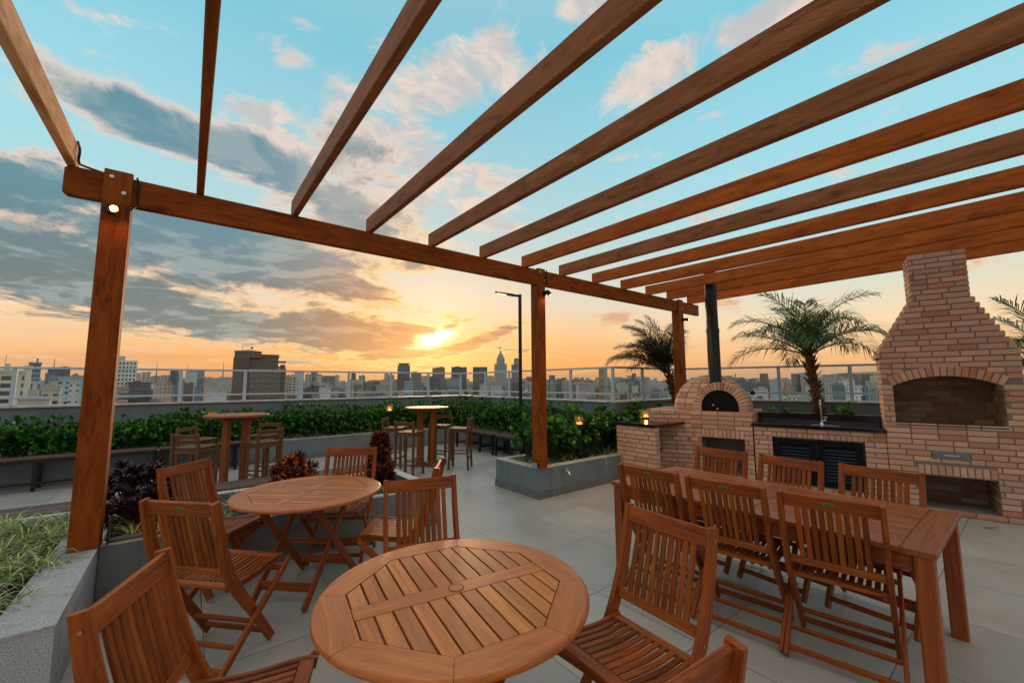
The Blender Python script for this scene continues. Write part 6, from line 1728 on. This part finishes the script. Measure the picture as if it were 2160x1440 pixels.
for i in range(290):
    az_ = random.uniform(-18, 84); D = random.choice([random.uniform(330, 700), random.uniform(600, 1300), random.uniform(1100, 2600)])
    if az_ < -6 and D < 400: D += 200
    el_ = {0: random.uniform(-2.6, -.9), 1: random.uniform(-1.3, .15), 2: random.uniform(-.5, .75)}[0 if D < 600 else 1 if D < 1300 else 2]
    if az_ > 42: el_ -= .25
    if az_ > 56: el_ -= .25
    w = D * radians(random.uniform(.5, 1.3)) * (1.25 if D < 700 else .8 if D < 1300 else .6); fills.append((az_, D, el_, w))
fills.sort()
used = {}
for i, (az_, D, el_, w) in enumerate(fills):
    tn, tc_ = random.choice(tones); near = min(refs, key=lambda r: abs(r[0] - az_))
    sty = random.choice(['win', 'win', 'dots', 'balc', 'band', 'strip', 'blank'])
    kind_ = 'low' if el_ < -1.2 else 'slim' if w / D < radians(.62) else 'broad' if w / D > radians(1.05) else 'mid height'
    side = 'right of' if az_ > near[0] + .8 else 'left of' if az_ < near[0] - .8 else 'in line with'
    dist = 'near' if D < 650 else 'farther' if D < 1300 else 'distant'
    deco = {'win': 'windowed', 'dots': 'small windowed', 'balc': 'balconied', 'band': 'banded', 'strip': 'striped', 'blank': 'plain'}[sty]
    key = '%s %s %s %s block %s %s' % (dist, kind_, tn, deco, side, near[1])
    used[key] = used.get(key, 0) + 1
    if used[key] > 1: key = key.replace(' block ', ' block, its twin, ')
    a = radians(az_); jit = random.uniform(-18, 18)
    col = tuple(min(255, c * random.uniform(.72, 1.02)) for c in tc_)
    building('apartment_block' if kind_ != 'low' else 'low_block', key, sty, col, D * sin(a), D * cos(a), w, w * random.uniform(.7, 1.2), 1.6 + D * tan(radians(el_)), -az_ + jit, w > 6, 'city blocks beyond the railing')
# far sprawl, uncountable
m = MB(); random.seed(99)
for i in range(8500):
    az_ = radians(random.uniform(-22, 92)); D = 1150 * (1 + 5.6 * random.random() ** 1.35); w = random.uniform(9, 34); h = random.choice([8, 14, 22, 30, 42, 55, 66]) * random.uniform(.7, 1.15)
    if D > 3500: h *= .9
    m.box((D * sin(az_), D * cos(az_), ZG + h / 2), (w, w * random.uniform(.6, 1.4), h), random.random() * 3)
sp, N_, b_ = mat('far_city')
gi = N_.new('ShaderNodeNewGeometry').outputs['Random Per Island']
fc_ = N_.ramp(gi, [(0, lin((120, 118, 112))), (.3, lin((170, 172, 166))), (.5, lin((200, 190, 170))), (.7, lin((150, 165, 170))), (.85, lin((190, 160, 140))), (1, lin((215, 216, 210)))], 'CONSTANT')
tcz = N_.sep(N_.new('ShaderNodeTexCoord').outputs['Object'])
rowz = N_.m('GREATER_THAN', N_.m('FRACT', N_.m('DIVIDE', N_.m('ADD', tcz[2], 100.0), 4.2)), .55)
colz = N_.m('GREATER_THAN', N_.m('FRACT', N_.m('DIVIDE', N_.m('ADD', N_.m('ADD', tcz[0], tcz[1]), 90000.0), N_.m('MULTIPLY_ADD', gi, 5.0, 4.0))), .5)
N_.l.new(N_.mix(N_.m('MULTIPLY', N_.m('MULTIPLY', rowz, colz), .6), fc_, (.06, .07, .075, 1)), b_.inputs['Base Color'])
b_.inputs['Roughness'].default_value = .9
tag(m.build('distant_city', sp), 'mass of tiny pale blocks filling the far skyline', 'city', kind='stuff')
# near roofs and trees low between the blocks
m = MB()
for i in range(500):
    az_ = radians(random.uniform(-20, 90)); D = random.uniform(500, 1600); r = random.uniform(4, 9); c = Vector((D * sin(az_), D * cos(az_), ZG + random.uniform(4, 12)))
    for k in range(4):
        q = c + rv() * r * .5; m.lathe([(r * .2, -r * .5), (r * .55, -r * .2), (r * .6, .1), (r * .3, r * .45)], tuple(q), 7)
tag(m.build('street_trees', simple('far_tree_green', (.025, .05, .022, 1), .95, var=.5, vscale=.3)), 'dark green tree crowns between the far blocks', 'trees', kind='stuff')

# ------------------------------------------------------------------ dusk haze over the city
hz = MB(); B(hz, -9000, 17000, -2500, 15500, ZG - 1.0, 260.0)
hm = bpy.data.materials.new('dusk_haze'); hm.use_nodes = True; hn = NT(hm.node_tree); hn.n.clear()
ho = hn.new('ShaderNodeOutputMaterial'); pv = hn.new('ShaderNodeVolumePrincipled'); pv.inputs['Color'].default_value = (.86, .80, .76, 1); pv.inputs['Density'].default_value = HAZE_D
pv.inputs['Anisotropy'].default_value = 0.2
hn.l.new(pv.outputs[0], ho.inputs['Volume'])
if HAZE_D > 0: tag(hz.build('haze', hm), 'thin warm haze in the air over the city', 'haze', kind='stuff')
